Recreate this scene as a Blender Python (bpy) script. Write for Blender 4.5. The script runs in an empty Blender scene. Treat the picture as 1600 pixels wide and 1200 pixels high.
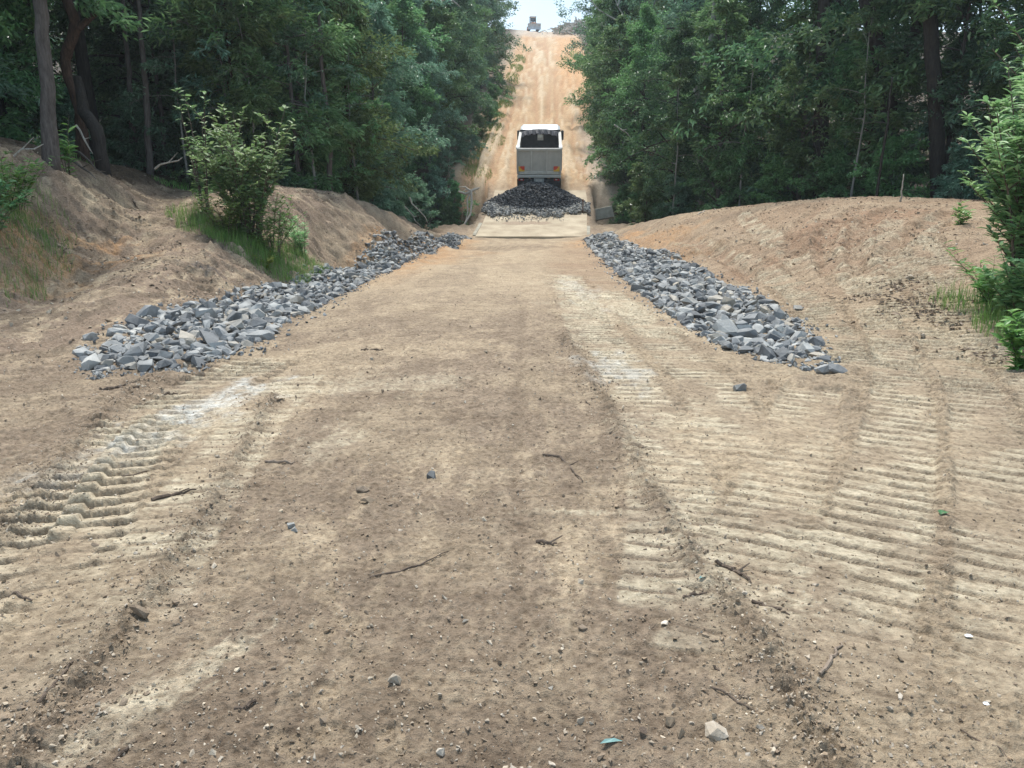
import bpy, bmesh, math, random
import numpy as np
from mathutils import Vector, Matrix
R = math.radians
SC = bpy.context.scene
COL = SC.collection

# ------------------------------------------------------------------ camera, sky, sun, exposure
CAMZ = 1.65; PITCH = R(17.14); FPX = 1200.0
cam_d = bpy.data.cameras.new("camera"); cam_d.sensor_width = 36; cam_d.lens = 36*FPX/1600
cam_d.clip_start = 0.05; cam_d.clip_end = 3000
cam = bpy.data.objects.new("camera", cam_d); COL.objects.link(cam)
cam.location = (0, 0, CAMZ); cam.rotation_euler = (math.pi/2-PITCH, 0, 0)
SC.camera = cam
SUN_EL, SUN_AZ = R(64), R(-12)          # azimuth from +Y (ahead of the camera), negative = left
w = bpy.data.worlds.new("World"); SC.world = w; w.use_nodes = True
nt = w.node_tree; nt.nodes.clear()
sky = nt.nodes.new("ShaderNodeTexSky"); sky.sky_type = 'NISHITA'; sky.sun_disc = False
sky.sun_elevation = SUN_EL; sky.sun_rotation = SUN_AZ
sky.air_density = 1.0; sky.dust_density = 2.5; sky.ozone_density = 1.0
# thin broken cloud veil over the whole sky
tc = nt.nodes.new("ShaderNodeTexCoord"); mp = nt.nodes.new("ShaderNodeMapping"); mp.inputs['Scale'].default_value = (2.2, 2.2, 6.0)
ns = nt.nodes.new("ShaderNodeTexNoise"); ns.inputs['Scale'].default_value = 2.0; ns.inputs['Detail'].default_value = 6
rp = nt.nodes.new("ShaderNodeMapRange"); rp.inputs[1].default_value = .3; rp.inputs[2].default_value = .72; rp.inputs[3].default_value = .35; rp.inputs[4].default_value = .9
mx = nt.nodes.new("ShaderNodeMix"); mx.data_type = 'RGBA'; mx.inputs[7].default_value = (2.9, 3.9, 4.75, 1)
bg = nt.nodes.new("ShaderNodeBackground"); bg.inputs[1].default_value = 0.12
wo = nt.nodes.new("ShaderNodeOutputWorld"); L = nt.links.new
L(tc.outputs['Generated'], mp.inputs[0]); L(mp.outputs[0], ns.inputs[0]); L(ns.outputs[0], rp.inputs[0])
L(rp.outputs[0], mx.inputs[0]); L(sky.outputs[0], mx.inputs[6]); L(mx.outputs[2], bg.inputs[0]); L(bg.outputs[0], wo.inputs[0])
sd = bpy.data.lights.new("sun", 'SUN'); sd.energy = 2.4; sd.angle = R(12); sd.color = (1, .965, .9)
sun = bpy.data.objects.new("sun", sd); COL.objects.link(sun)
sv = Vector((math.sin(SUN_AZ)*math.cos(SUN_EL), math.cos(SUN_AZ)*math.cos(SUN_EL), math.sin(SUN_EL)))
sun.rotation_euler = sv.to_track_quat('Z', 'Y').to_euler(); sun.location = (0, 0, 60)
vs = SC.view_settings; vs.view_transform = 'Standard'; vs.look = 'None'; vs.gamma = 1; vs.use_curve_mapping = False
vs.exposure = 1.22
SC.cycles.use_denoising = True
SC.cycles.max_bounces = 7; SC.cycles.diffuse_bounces = 3; SC.cycles.glossy_bounces = 2
SC.cycles.transmission_bounces = 4; SC.cycles.volume_bounces = 0; SC.cycles.transparent_max_bounces = 4

# ------------------------------------------------------------------ helpers
def ray(u, v):
    dx, dy = (u-800)/FPX, (600-v)/FPX
    c, s = math.cos(PITCH), math.sin(PITCH)
    return np.array([dx, c+dy*s, -s+dy*c])
def P(u, v, d):
    r = ray(u, v); return np.array([0, 0, CAMZ]) + r*(d/r[1])

def _h(i, j, seed):
    n = (i.astype(np.int64)*374761393 + j.astype(np.int64)*668265263 + seed*1442695041) & 0x7fffffff
    n = ((n ^ (n >> 13))*1274126177) & 0x7fffffff
    return ((n ^ (n >> 16)) & 0xffff)/65535.0*2*math.pi
def pnoise(x, y, seed=0):
    i = np.floor(x); j = np.floor(y); fx = x-i; fy = y-j
    u = fx*fx*fx*(fx*(fx*6-15)+10); v = fy*fy*fy*(fy*(fy*6-15)+10)
    def g(a, b):
        t = _h(i+a, j+b, seed); return np.cos(t)*(fx-a)+np.sin(t)*(fy-b)
    return ((g(0,0)*(1-u)+g(1,0)*u)*(1-v)+(g(0,1)*(1-u)+g(1,1)*u)*v)*1.5
def fbm(x, y, oct=4, seed=0, gain=.5):
    r = 0; a = 1.0; f = 1.0
    for k in range(oct):
        r = r+a*pnoise(x*f, y*f, seed+k*17); a *= gain; f *= 2.03
    return r
def sstep(a, b, x):
    t = np.clip((x-a)/(b-a), 0, 1); return t*t*(3-2*t)

def mesh_np(name, V, F, attrs=None, smooth=False):
    """V (n,3), F (m,k) all polygons with k corners"""
    V = np.asarray(V, np.float32); F = np.asarray(F, np.int32); k = F.shape[1]
    me = bpy.data.meshes.new(name)
    me.vertices.add(len(V)); me.vertices.foreach_set('co', V.ravel())
    me.loops.add(F.size); me.loops.foreach_set('vertex_index', F.ravel())
    me.polygons.add(len(F)); me.polygons.foreach_set('loop_start', np.arange(0, F.size, k, dtype=np.int32))
    me.polygons.foreach_set('use_smooth', np.full(len(F), smooth))
    for (n, ty, dom, arr) in attrs or []:
        a = me.attributes.new(n, ty, dom)
        a.data.foreach_set('color' if ty == 'FLOAT_COLOR' else 'value', np.asarray(arr, np.float32).ravel())
    me.update(calc_edges=True); return me
def link(name, me, mat=None, parent=None, loc=None, **props):
    o = bpy.data.objects.new(name, me)
    if me is not None and mat is not None and not me.materials: me.materials.append(mat)
    COL.objects.link(o)
    if parent is not None: o.parent = parent
    if loc is not None: o.location = loc
    for k, v in props.items():
        if v is not None: o[k] = v
    return o
def thing(name, label, category, loc=(0,0,0), rotz=0, group=None):
    o = link(name, None, None, None, loc, label=label, category=category, group=group)
    o.rotation_euler = (0, 0, rotz); return o
class MB:
    """collects polygons (any corner count) for one mesh"""
    def __init__(s): s.V = []; s.F = []
    def add(s, V, F):
        b = len(s.V); s.V += [tuple(map(float, v)) for v in V]; s.F += [tuple(int(i)+b for i in f) for f in F]; return s
    def tube(s, pts, rad, n=6, cap=True):
        V, F = tube(pts, rad, n, cap); return s.add(V, F)
    def box(s, c, size, bev=0.0, rot=None):
        bm = bmesh.new(); bmesh.ops.create_cube(bm, size=1)
        bmesh.ops.scale(bm, vec=size, verts=bm.verts)
        if bev: bmesh.ops.bevel(bm, geom=bm.edges[:], offset=bev, segments=2, affect='EDGES', profile=.5)
        if rot is not None: bmesh.ops.transform(bm, matrix=rot, verts=bm.verts)
        bmesh.ops.translate(bm, vec=c, verts=bm.verts)
        bm.verts.index_update()
        s.add([v.co for v in bm.verts], [[v.index for v in f.verts] for f in bm.faces]); bm.free(); return s
    def prism(s, poly, x0, x1):
        """polygon in (y,z) extruded along x"""
        n = len(poly); V = [(x0, y, z) for y, z in poly]+[(x1, y, z) for y, z in poly]
        F = [list(range(n))[::-1], list(range(n, 2*n))]+[[i, (i+1) % n, n+(i+1) % n, n+i] for i in range(n)]
        return s.add(V, F)
    def mesh(s, name, smooth=False):
        me = bpy.data.meshes.new(name); me.from_pydata(s.V, [], s.F); me.update()
        bm = bmesh.new(); bm.from_mesh(me); bmesh.ops.recalc_face_normals(bm, faces=bm.faces); bm.to_mesh(me); bm.free()
        if smooth: me.polygons.foreach_set('use_smooth', [True]*len(me.polygons))
        return me
    def build(s, name, mat, parent=None, smooth=False, **k): return link(name, s.mesh(name, smooth), mat, parent, **k)
def tube(pts, rad, n=6, cap=True):
    pts = np.asarray(pts, float); m = len(pts)
    T = np.gradient(pts, axis=0); T /= np.linalg.norm(T, axis=1)[:, None]+1e-9
    ref = np.array([0, 0, 1.]) if abs(T[0][2]) < .8 else np.array([1., 0, 0])
    V = []; F = []
    A = np.cross(T[0], ref)
    for i in range(m):
        A = A-T[i]*A.dot(T[i]); A /= np.linalg.norm(A)+1e-9; B = np.cross(T[i], A)
        for k in range(n):
            a = 2*math.pi*k/n; V.append(pts[i]+rad[i]*(math.cos(a)*A+math.sin(a)*B))
    for i in range(m-1):
        for k in range(n):
            F.append([i*n+k, i*n+(k+1) % n, (i+1)*n+(k+1) % n, (i+1)*n+k])
    if cap: F.append(list(range(n))[::-1]); F.append([(m-1)*n+k for k in range(n)])
    return V, F

# ------------------------------------------------------------------ materials
def newmat(name):
    m = bpy.data.materials.new(name); m.use_nodes = True; t = m.node_tree; t.nodes.clear()
    o = t.nodes.new("ShaderNodeOutputMaterial"); b = t.nodes.new("ShaderNodeBsdfPrincipled")
    t.links.new(b.outputs[0], o.inputs[0]); return m, t, b, o
def noise_node(t, scale, detail=4, rough=.55, coord=None):
    n = t.nodes.new("ShaderNodeTexNoise"); n.inputs['Scale'].default_value = scale; n.inputs['Detail'].default_value = detail
    n.inputs['Roughness'].default_value = rough
    if coord is not None: t.links.new(coord, n.inputs['Vector'])
    return n
def ramp(t, src, stops):
    r = t.nodes.new("ShaderNodeValToRGB"); e = r.color_ramp.elements
    while len(e) < len(stops): e.new(.5)
    for k, (p, c) in enumerate(stops): e[k].position = p; e[k].color = (*c, 1)
    t.links.new(src, r.inputs[0]); return r
def mixc(t, fac, a, b, blend='MIX'):
    m = t.nodes.new("ShaderNodeMix"); m.data_type = 'RGBA'; m.blend_type = blend
    for s, v in ((0, fac), (6, a), (7, b)):
        if hasattr(v, 'links'): t.links.new(v, m.inputs[s])
        elif s == 0: m.inputs[0].default_value = v
        else: m.inputs[s].default_value = (*v, 1)
    return m.outputs[2]
def bump(t, b, h, strength=.4, dist=.02):
    n = t.nodes.new("ShaderNodeBump"); n.inputs['Strength'].default_value = strength; n.inputs['Distance'].default_value = dist
    t.links.new(h, n.inputs['Height']); t.links.new(n.outputs[0], b.inputs['Normal']); return n
def simple(name, c1, c2, scale=6, rough=.7, metal=0, bstr=.15, bdist=.01, spec=.5, det=5):
    m, t, b, o = newmat(name); tc = t.nodes.new("ShaderNodeTexCoord")
    n = noise_node(t, scale, det, .6, tc.outputs['Object'])
    r = ramp(t, n.outputs[0], [(.3, c1), (.7, c2)]); t.links.new(r.outputs[0], b.inputs['Base Color'])
    b.inputs['Roughness'].default_value = rough; b.inputs['Metallic'].default_value = metal; b.inputs['Specular IOR Level'].default_value = spec
    if bstr: bump(t, b, noise_node(t, scale*5, 4, .6, tc.outputs['Object']).outputs[0], bstr, bdist)
    return m
def soil_mat():
    m, t, b, o = newmat("soil"); tc = t.nodes.new("ShaderNodeTexCoord"); g = tc.outputs['Object']
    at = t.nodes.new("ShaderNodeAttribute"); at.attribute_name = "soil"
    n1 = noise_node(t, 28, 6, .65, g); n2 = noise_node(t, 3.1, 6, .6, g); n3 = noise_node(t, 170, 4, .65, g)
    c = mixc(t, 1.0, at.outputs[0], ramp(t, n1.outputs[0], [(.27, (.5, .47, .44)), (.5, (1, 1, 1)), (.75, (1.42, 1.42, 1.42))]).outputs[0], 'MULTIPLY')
    c = mixc(t, 1.0, c, ramp(t, n2.outputs[0], [(.3, (.84, .82, .8)), (.7, (1.13, 1.13, 1.12))]).outputs[0], 'MULTIPLY')
    # small pale gravel flecks and dark grains
    v = t.nodes.new("ShaderNodeTexVoronoi"); v.inputs['Scale'].default_value = 55; t.links.new(g, v.inputs['Vector'])
    sp = ramp(t, v.outputs['Distance'], [(.13, (1, 1, 1)), (.2, (0, 0, 0))])
    sel = t.nodes.new("ShaderNodeSeparateColor"); t.links.new(v.outputs['Color'], sel.inputs[0])
    s2 = t.nodes.new("ShaderNodeMath"); s2.operation = 'GREATER_THAN'; s2.inputs[1].default_value = .84; t.links.new(sel.outputs[0], s2.inputs[0])
    s3 = t.nodes.new("ShaderNodeMath"); s3.operation = 'MULTIPLY'; t.links.new(sp.outputs[0], s3.inputs[0]); t.links.new(s2.outputs[0], s3.inputs[1])
    peb = ramp(t, sel.outputs[1], [(.45, (.14, .11, .09)), (.55, (.47, .42, .35))])
    c = mixc(t, s3.outputs[0], c, peb.outputs[0])
    t.links.new(c, b.inputs['Base Color']); b.inputs['Roughness'].default_value = .95; b.inputs['Specular IOR Level'].default_value = .15
    a1 = t.nodes.new("ShaderNodeMath"); a1.operation = 'MULTIPLY_ADD'; a1.inputs[1].default_value = .35
    t.links.new(n3.outputs[0], a1.inputs[0]); t.links.new(n1.outputs[0], a1.inputs[2])
    a2 = t.nodes.new("ShaderNodeMath"); a2.operation = 'MULTIPLY_ADD'; a2.inputs[1].default_value = .5
    t.links.new(s3.outputs[0], a2.inputs[0]); t.links.new(a1.outputs[0], a2.inputs[2])
    bump(t, b, a2.outputs[0], 1.0, .03); return m
def leaf_mat(name, dark, mid, light, rough=.5, trans=.25):
    m, t, b, o = newmat(name)
    at = t.nodes.new("ShaderNodeAttribute"); at.attribute_name = "tint"
    oi = t.nodes.new("ShaderNodeObjectInfo")
    r = ramp(t, at.outputs['Fac'], [(0, dark), (.55, mid), (1, light)])
    hs = t.nodes.new("ShaderNodeHueSaturation"); t.links.new(r.outputs[0], hs.inputs['Color'])
    mr = t.nodes.new("ShaderNodeMapRange"); mr.inputs[3].default_value = .47; mr.inputs[4].default_value = .53; t.links.new(oi.outputs['Random'], mr.inputs[0]); t.links.new(mr.outputs[0], hs.inputs['Hue'])
    m2 = t.nodes.new("ShaderNodeMapRange"); m2.inputs[3].default_value = .75; m2.inputs[4].default_value = 1.25; t.links.new(oi.outputs['Random'], m2.inputs[0]); t.links.new(m2.outputs[0], hs.inputs['Value'])
    t.links.new(hs.outputs[0], b.inputs['Base Color']); b.inputs['Roughness'].default_value = rough; b.inputs['Specular IOR Level'].default_value = .45
    tr = t.nodes.new("ShaderNodeBsdfTranslucent"); t.links.new(hs.outputs[0], tr.inputs[0])
    ms = t.nodes.new("ShaderNodeMixShader"); ms.inputs[0].default_value = trans
    t.links.new(b.outputs[0], ms.inputs[1]); t.links.new(tr.outputs[0], ms.inputs[2]); t.links.new(ms.outputs[0], o.inputs[0]); return m
def rock_mat(name, a, b_, c, scale=3.0, soft=False):
    m, t, b, o = newmat(name); tc = t.nodes.new("ShaderNodeTexCoord"); oi = t.nodes.new("ShaderNodeObjectInfo")
    geo = t.nodes.new("ShaderNodeNewGeometry")
    n = noise_node(t, scale, 8, .65, geo.outputs['Position'])
    r = ramp(t, n.outputs[0], [(.28, a), (.5, b_), (.72, c)])
    f = t.nodes.new("ShaderNodeAttribute"); f.attribute_name = "tint"
    ad = t.nodes.new("ShaderNodeMath"); ad.operation = 'ADD'; t.links.new(f.outputs['Fac'], ad.inputs[0]); t.links.new(oi.outputs['Random'], ad.inputs[1])
    fr = t.nodes.new("ShaderNodeMath"); fr.operation = 'FRACT'; t.links.new(ad.outputs[0], fr.inputs[0])
    k = ramp(t, fr.outputs[0], [(0, (.8, .78, .75)), (.5, (1, 1, 1)), (1, (1.25, 1.2, 1.1))] if soft else [(0, (.42, .43, .45)), (.45, (.9, .9, .9)), (.8, (1.35, 1.33, 1.28)), (1, (1.3, 1.12, .9))])
    t.links.new(mixc(t, 1, r.outputs[0], k.outputs[0], 'MULTIPLY'), b.inputs['Base Color'])
    b.inputs['Roughness'].default_value = .8; b.inputs['Specular IOR Level'].default_value = .35
    bump(t, b, noise_node(t, 26, 6, .7, geo.outputs['Position']).outputs[0], .5, .02); return m
def bark_mat(name, a, b_):
    m, t, b, o = newmat(name); tc = t.nodes.new("ShaderNodeTexCoord"); mp = t.nodes.new("ShaderNodeMapping")
    mp.inputs['Scale'].default_value = (9, 9, 1.6); t.links.new(tc.outputs['Object'], mp.inputs[0])
    n = noise_node(t, 2.5, 7, .7, mp.outputs[0]); r = ramp(t, n.outputs[0], [(.32, a), (.68, b_)])
    t.links.new(r.outputs[0], b.inputs['Base Color']); b.inputs['Roughness'].default_value = .9; b.inputs['Specular IOR Level'].default_value = .2
    bump(t, b, n.outputs[0], .8, .03); return m
M = {}
M['soil'] = soil_mat()
M['rock'] = rock_mat('bluish_rock', (.13, .132, .132), (.235, .238, .236), (.36, .36, .35))
M['dark_rock'] = rock_mat('dark_rock', (.022, .024, .028), (.05, .053, .058), (.12, .12, .12), 6)
M['gravel'] = rock_mat('grey_gravel', (.13, .13, .13), (.23, .23, .22), (.36, .35, .33), 6)
M['pebble'] = rock_mat('pebble', (.28, .23, .17), (.38, .32, .25), (.52, .47, .4), 20, True)
M['clod'] = rock_mat('soil_clod', (.17, .128, .09), (.23, .175, .125), (.3, .235, .17), 20, True)
M['leaf_mid'] = leaf_mat('leaf_mid', (.07, .15, .055), (.145, .265, .1), (.24, .37, .17), .4, .4)
M['leaf_blue'] = leaf_mat('leaf_blue', (.065, .145, .08), (.145, .265, .16), (.24, .37, .25), .4, .4)
M['leaf_dark'] = leaf_mat('leaf_dark', (.04, .09, .04), (.085, .17, .075), (.15, .25, .115), .4, .38)
M['leaf_fresh'] = leaf_mat('leaf_fresh', (.09, .19, .05), (.17, .31, .08), (.27, .42, .13), .45, .35)
M['leaf_fresh2'] = leaf_mat('leaf_light', (.075, .15, .05), (.15, .26, .09), (.24, .36, .15), .4, .4)
M['leaf_olive'] = leaf_mat('leaf_olive', (.06, .1, .035), (.12, .19, .07), (.22, .29, .12), .45, .38)
M['leaf_sap'] = leaf_mat('leaf_sapling', (.13, .26, .1), (.24, .39, .16), (.36, .5, .26), .5, .45)
M['leaf_yellow'] = leaf_mat('leaf_yellow', (.1, .17, .02), (.19, .27, .035), (.32, .36, .06), .5, .35)
M['grass'] = leaf_mat('grass_blades', (.09, .18, .04), (.16, .28, .06), (.27, .36, .11), .6, .3)
M['bark_grey'] = bark_mat('bark_grey', (.06, .048, .042), (.17, .145, .13))
M['bark_pale'] = bark_mat('bark_pale', (.16, .15, .13), (.36, .34, .3))
M['bark_brown'] = bark_mat('bark_brown', (.03, .02, .015), (.11, .065, .045))
M['bark_dark'] = bark_mat('bark_dark', (.018, .015, .013), (.06, .05, .042))
M['dead_wood'] = bark_mat('dead_wood', (.25, .22, .18), (.5, .46, .4))
M['stick'] = bark_mat('stick', (.07, .052, .04), (.19, .145, .11))
M['stick_pale'] = bark_mat('stick_pale', (.2, .15, .11), (.34, .27, .21))
M['concrete'] = simple('concrete', (.25, .195, .13), (.46, .385, .275), .9, .9, 0, .25, .01)
M['concrete_grey'] = simple('weathered_concrete', (.2, .185, .145), (.36, .33, .26), 3, .9, 0, .3, .01)
M['truck_grey'] = simple('dusty_grey_paint', (.34, .325, .29), (.47, .45, .4), 2.2, .6, 0, .08)
M['truck_rail'] = simple('dusty_rail_paint', (.42, .405, .365), (.54, .52, .47), 3, .6, 0, .08)
M['truck_white'] = simple('white_cab_paint', (.62, .66, .68), (.76, .79, .8), 1.5, .35, 0, 0)
M['truck_pale'] = simple('pale_wall_paint', (.52, .52, .5), (.66, .66, .64), 3, .5, 0, 0)
M['truck_dark'] = simple('dark_chassis', (.02, .022, .024), (.055, .055, .055), 5, .7, 0, .1)
M['rubber'] = simple('rubber', (.018, .018, .018), (.05, .046, .04), 8, .85, 0, .2)
M['tarp'] = simple('black_mesh_tarp', (.012, .013, .018), (.035, .037, .045), 9, .75, 0, .2)
M['glass'] = simple('dark_glass', (.015, .02, .025), (.035, .045, .05), 2, .08, 0, 0)
M['red'] = simple('red_reflector', (.5, .035, .015), (.6, .05, .02), 4, .35, 0, 0)
M['red_dark'] = simple('tail_lamp_red', (.3, .015, .015), (.42, .03, .03), 4, .2, 0, 0)
M['amber'] = simple('yellow_reflector', (.62, .36, .03), (.72, .44, .05), 4, .35, 0, 0)
M['dusty_white'] = simple('dusty_white_tape', (.45, .43, .38), (.6, .58, .52), 8, .6, 0, 0)
M['plate'] = simple('plate_panel', (.3, .3, .29), (.4, .4, .38), 8, .6, 0, 0)
M['orange_paint'] = simple('orange_machine_paint', (.5, .16, .05), (.62, .24, .08), 2, .5, 0, 0)
M['steel'] = simple('worn_blade_steel', (.3, .3, .3), (.5, .5, .5), 2, .55, .2, .1)
M['rust'] = simple('rusty_steel', (.09, .035, .02), (.2, .09, .045), 18, .85, 0, .2)
M['litter'] = simple('plastic_scrap', (.5, .58, .66), (.72, .76, .8), 10, .4, 0, 0)
mw, tw, bw, ow = newmat('creek_water'); bw.inputs['Base Color'].default_value = (.035, .02, .011, 1); bw.inputs['Roughness'].default_value = .06
tcw = tw.nodes.new("ShaderNodeTexCoord"); bump(tw, bw, noise_node(tw, 5, 3, .5, tcw.outputs['Object']).outputs[0], .12, .02)
M['water'] = mw

# ------------------------------------------------------------------ terrain shape
_ys = np.arange(-60, 1000, .1)
_sl = np.interp(_ys, [-60,-20,-10,35.5,36,37,37.6,41.5,46.5,60,190,198,212,230,1000], [0,0,-.067,-.067,0,0,.11,.2,.2,.188,.186,.17,.03,-.004,-.004])
_k = np.exp(-.5*(np.arange(-20, 21)/7.)**2); _k /= _k.sum()
_sl = np.convolve(np.pad(_sl, 20, 'edge'), _k, 'valid')
_z = np.cumsum(_sl)*.1; _z -= np.interp(0, _ys, _z)
def zroad(y): return np.interp(y, _ys, _z)
def xc(y): return np.interp(y, [-10,20,28,33,37,44,60,120,200,900], [-.3,-.3,0,.45,.86,1.5,2.2,4.9,8.3,30])
HALF = 2.85
def delta_pts():
    pts = []
    def px(u, v, d):
        p = P(u, v, d); pts.append((p[0], p[1], p[2]-float(zroad(p[1]))))
    def wz(x, y, z): pts.append((x, y, z-float(zroad(y))))
    def dl(x, y, d): pts.append((x, y, d))
    for y in list(range(-4, 38, 3))+[41, 45, 50, 60, 75, 95, 120, 150, 180, 200, 230]:
        c = float(xc(y)); dl(c-2.6, y, 0); dl(c+2.7, y, 0)
        if y % 6 == 2: dl(c, y, .04)
    # right hand rock drain and mound
    for x, y in ((3.8,9),(4.1,11),(4.6,16),(4.6,21),(4.2,26),(3.9,30)): dl(x, y, -.02)
    for a in ((1300,480,11.6),(1400,480,11),(1560,490,10),(1300,400,16),(1200,400,18),(1100,385,22),(1020,375,27),
              (1000,350,33),(1050,338,31.5),(1100,329,30),(1200,319,27),(1300,311,24),(1400,314,22),(1500,321,20),(1580,338,17.5),(1300,350,19),(1400,350,18),(1450,400,14),(1500,360,16),
              (1600,560,8.2),(1600,430,12),(1200,350,22.5),(1100,350,26.5)): px(*a)
    for a in ((13,33,-1.7),(9,36.5,-1.9),(18,28,-.9),(22,18,.3),(14,14,.6),(10,9.5,.25),(8.5,5.5,0),(9,1,.1),(14,4,.7),(30,30,-.8),(30,10,.8),(45,45,-.5),(50,0,1)): wz(*a)
    for a in ((5,5,0),(5,2,0),(6,-3,0),(5.4,6.8,.02)): dl(*a)
    # left hand rock drain, mound, gully and bank
    for x, y in ((-4.2,8),(-5.0,10),(-5.1,13),(-4.9,16),(-4.5,20),(-3.9,26),(-3.2,31)): dl(x, y, -.03)
    for a in ((380,350,18),(300,322,18.5),(450,325,20),(490,318,21.5),(560,331,23.8),(580,335,25.2),(600,339,26.8),(620,343,28.2),(640,348,29.6),(652,356,31.2),(300,395,15),(230,432,12.9),(340,380,16),(200,408,14.2),(250,360,16.5),(150,462,11.6),(330,300,22),(400,300,24)): px(*a)
    for a in ((0,490,11.3),(60,440,13),(130,398,15.3),(200,345,19),(245,312,21.8),(275,294,24),(0,560,8.4),(60,590,7.6)): px(*a)
    for a in ((95,268,17),(0,340,13),(0,300,14.5),(150,275,19.5),(60,300,15.5),(200,268,23)): px(*a)
    for a in ((-14,22,1.7),(-12,12,1.4),(-18,18,1.8),(-11,8,.7),(-9,5,.3),(-10,-2,.5),(-12,30,.7),(-8,29,-.2),(-6.2,30.5,-.75),(-7.2,27,-.15),(-7,33,-1),(-6,36.5,-1.9),(-10,37,-1.6),(-20,32,0),(-30,15,2),(-30,40,-.5),(-45,0,2),(-50,50,0)): wz(*a)
    for a in ((-5.5,5,.05),(-5.5,1,.05)): dl(*a)
    # far bank and hill corridor
    for y in (50, 60, 75, 95, 120, 150, 180, 205):
        c = float(xc(y)); dl(c-6.5, y, .5); dl(c-14, y, 1.0); dl(c+5.2, y, -.45 if y < 70 else .1); dl(c+9, y, .5); dl(c+16, y, .8)
        dl(c-60, y, -1); dl(c+60, y, 0)
    return np.array(pts)
_C = delta_pts()
def _phi(d2): return np.sqrt(d2+1.1**2)
_D2 = ((_C[:, None, :2]-_C[None, :, :2])**2).sum(-1)
_A = _phi(_D2)-np.eye(len(_C))*.04
_n = len(_C); _S = np.zeros((_n+1, _n+1)); _S[:_n, :_n] = _A; _S[:_n, _n] = 1; _S[_n, :_n] = 1
_W = np.linalg.solve(_S, np.append(_C[:, 2], 0))
def creek_y(x): return 42.8+.5*np.sin(x*.22+1)
WATER_Z = -2.74
def H(x, y, detail=False):
    x = np.asarray(x, float); y = np.asarray(y, float); sh = x.shape; x = x.ravel(); y = y.ravel()
    out = np.empty(len(x))
    for i in range(0, len(x), 60000):
        a, b = x[i:i+60000], y[i:i+60000]
        d2 = (a[:, None]-_C[None, :, 0])**2+(b[:, None]-_C[None, :, 1])**2
        out[i:i+60000] = np.sqrt(d2+1.21)@_W[:_n]+_W[_n]
    far = np.maximum(sstep(55, 110, np.abs(x)), sstep(225, 300, y)); far = np.maximum(far, sstep(-8, -30, y))
    z = zroad(y)+out*(1-far)
    lat = np.abs(x-xc(y)-.05)
    side = sstep(2.72, 3.3, lat)
    cy = np.abs(y-creek_y(x))
    bed = -3.35+np.maximum(0, cy-2.7)*1.05+.25*fbm(x*.7, y*.7, 3, 5)
    bed = bed+(1-side)*6
    z = np.where((y > 34) & (y < 60), np.minimum(z, bed), z)
    return z.reshape(sh)
def H1(x, y): return float(H(np.array([x]), np.array([y]))[0])
_dd = np.concatenate([np.arange(1.2, 12, .03), np.arange(12, 60, .08)])
def G(u, v):
    """where the line of sight through a pixel meets the ground"""
    r = ray(u, v); r = r/r[1]; z = CAMZ+r[2]*_dd; h = H(r[0]*_dd, _dd)
    k = np.argmax(z < h); k = max(k, 1) if (z < h).any() else len(_dd)-1
    return np.array([r[0]*_dd[k], _dd[k], h[k]])

def seg_st(x, y, path):
    """arc length s and signed offset t of points from a smooth polyline"""
    p = np.asarray(path, float)
    tt = np.linspace(0, len(p)-1, (len(p)-1)*6+1); i = np.clip(tt.astype(int), 0, len(p)-2); f = (tt-i)[:, None]
    p0 = p[np.maximum(i-1, 0)]; p1 = p[i]; p2 = p[i+1]; p3 = p[np.minimum(i+2, len(p)-1)]
    q = .5*((2*p1)+(-p0+p2)*f+(2*p0-5*p1+4*p2-p3)*f**2+(-p0+3*p1-3*p2+p3)*f**3)
    best = np.full(x.shape, 1e9); S = np.zeros(x.shape); T = np.full(x.shape, 99.); acc = 0
    for a, b in zip(q[:-1], q[1:]):
        e = b-a; l = np.hypot(*e); e = e/l; rx = x-a[0]; ry = y-a[1]
        s = np.clip(rx*e[0]+ry*e[1], 0, l); dx = rx-s*e[0]; dy = ry-s*e[1]; d = dx*dx+dy*dy
        m = d < best; best = np.where(m, d, best); S = np.where(m, acc+s, S); T = np.where(m, -rx*e[1]+ry*e[0], T); acc += l
    off = np.sqrt(best); ends = (S <= 1e-6) | (S >= acc-1e-6)
    T = np.where(ends & (off > np.abs(T)+.02), 99., T)
    return S, T

def gp(*uv): return [tuple(G(u, v)[:2]) for u, v in uv]
# (path, width, pitch, depth, lug pits)
TRACKS = [
    (gp((-110,1130),(0,1000),(82,862),(170,717),(240,650),(330,600),(420,560)), .62, .172, .050, True),
    (gp((150,1060),(230,900),(320,760),(400,660),(465,590)), .48, .172, .018, False),
    (gp((1060,960),(1050,780),(1010,640),(950,540),(910,470),(890,430)), .5, .155, .022, False),
    (gp((1130,1010),(1150,955),(1190,850),(1240,700),(1270,610)), .5, .155, .036, False),
    (gp((1300,1080),(1330,940),(1370,830),(1400,700),(1410,610),(1390,530),(1350,460),(1310,400),(1300,345)), .5, .175, .04, False),
    (gp((1620,1080),(1590,950),(1570,820),(1545,700),(1515,600),(1455,520),(1395,450),(1352,400),(1345,340)), .46, .175, .04, False),
    (gp((1860,960),(1770,820),(1690,690),(1610,590),(1500,500),(1430,430),(1390,380),(1400,330)), .5, .18, .042, False),
    (gp((1760,680),(1660,590),(1560,500),(1480,430),(1440,370),(1470,335)), .5, .18, .045, False),
    (gp((1330,570),(1270,480),(1200,430),(1130,400),(1060,378)), .55, .19, .045, False),
    (gp((930,545),(900,480),(880,430)), .5, .155, .022, False),
    (gp((1140,700),(1120,620),(1060,560),(1000,500),(950,455)), .5, .155, .026, False),
    (gp((1260,420),(1220,385),(1180,355),(1160,335)), .5, .19, .05, False),
]
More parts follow.
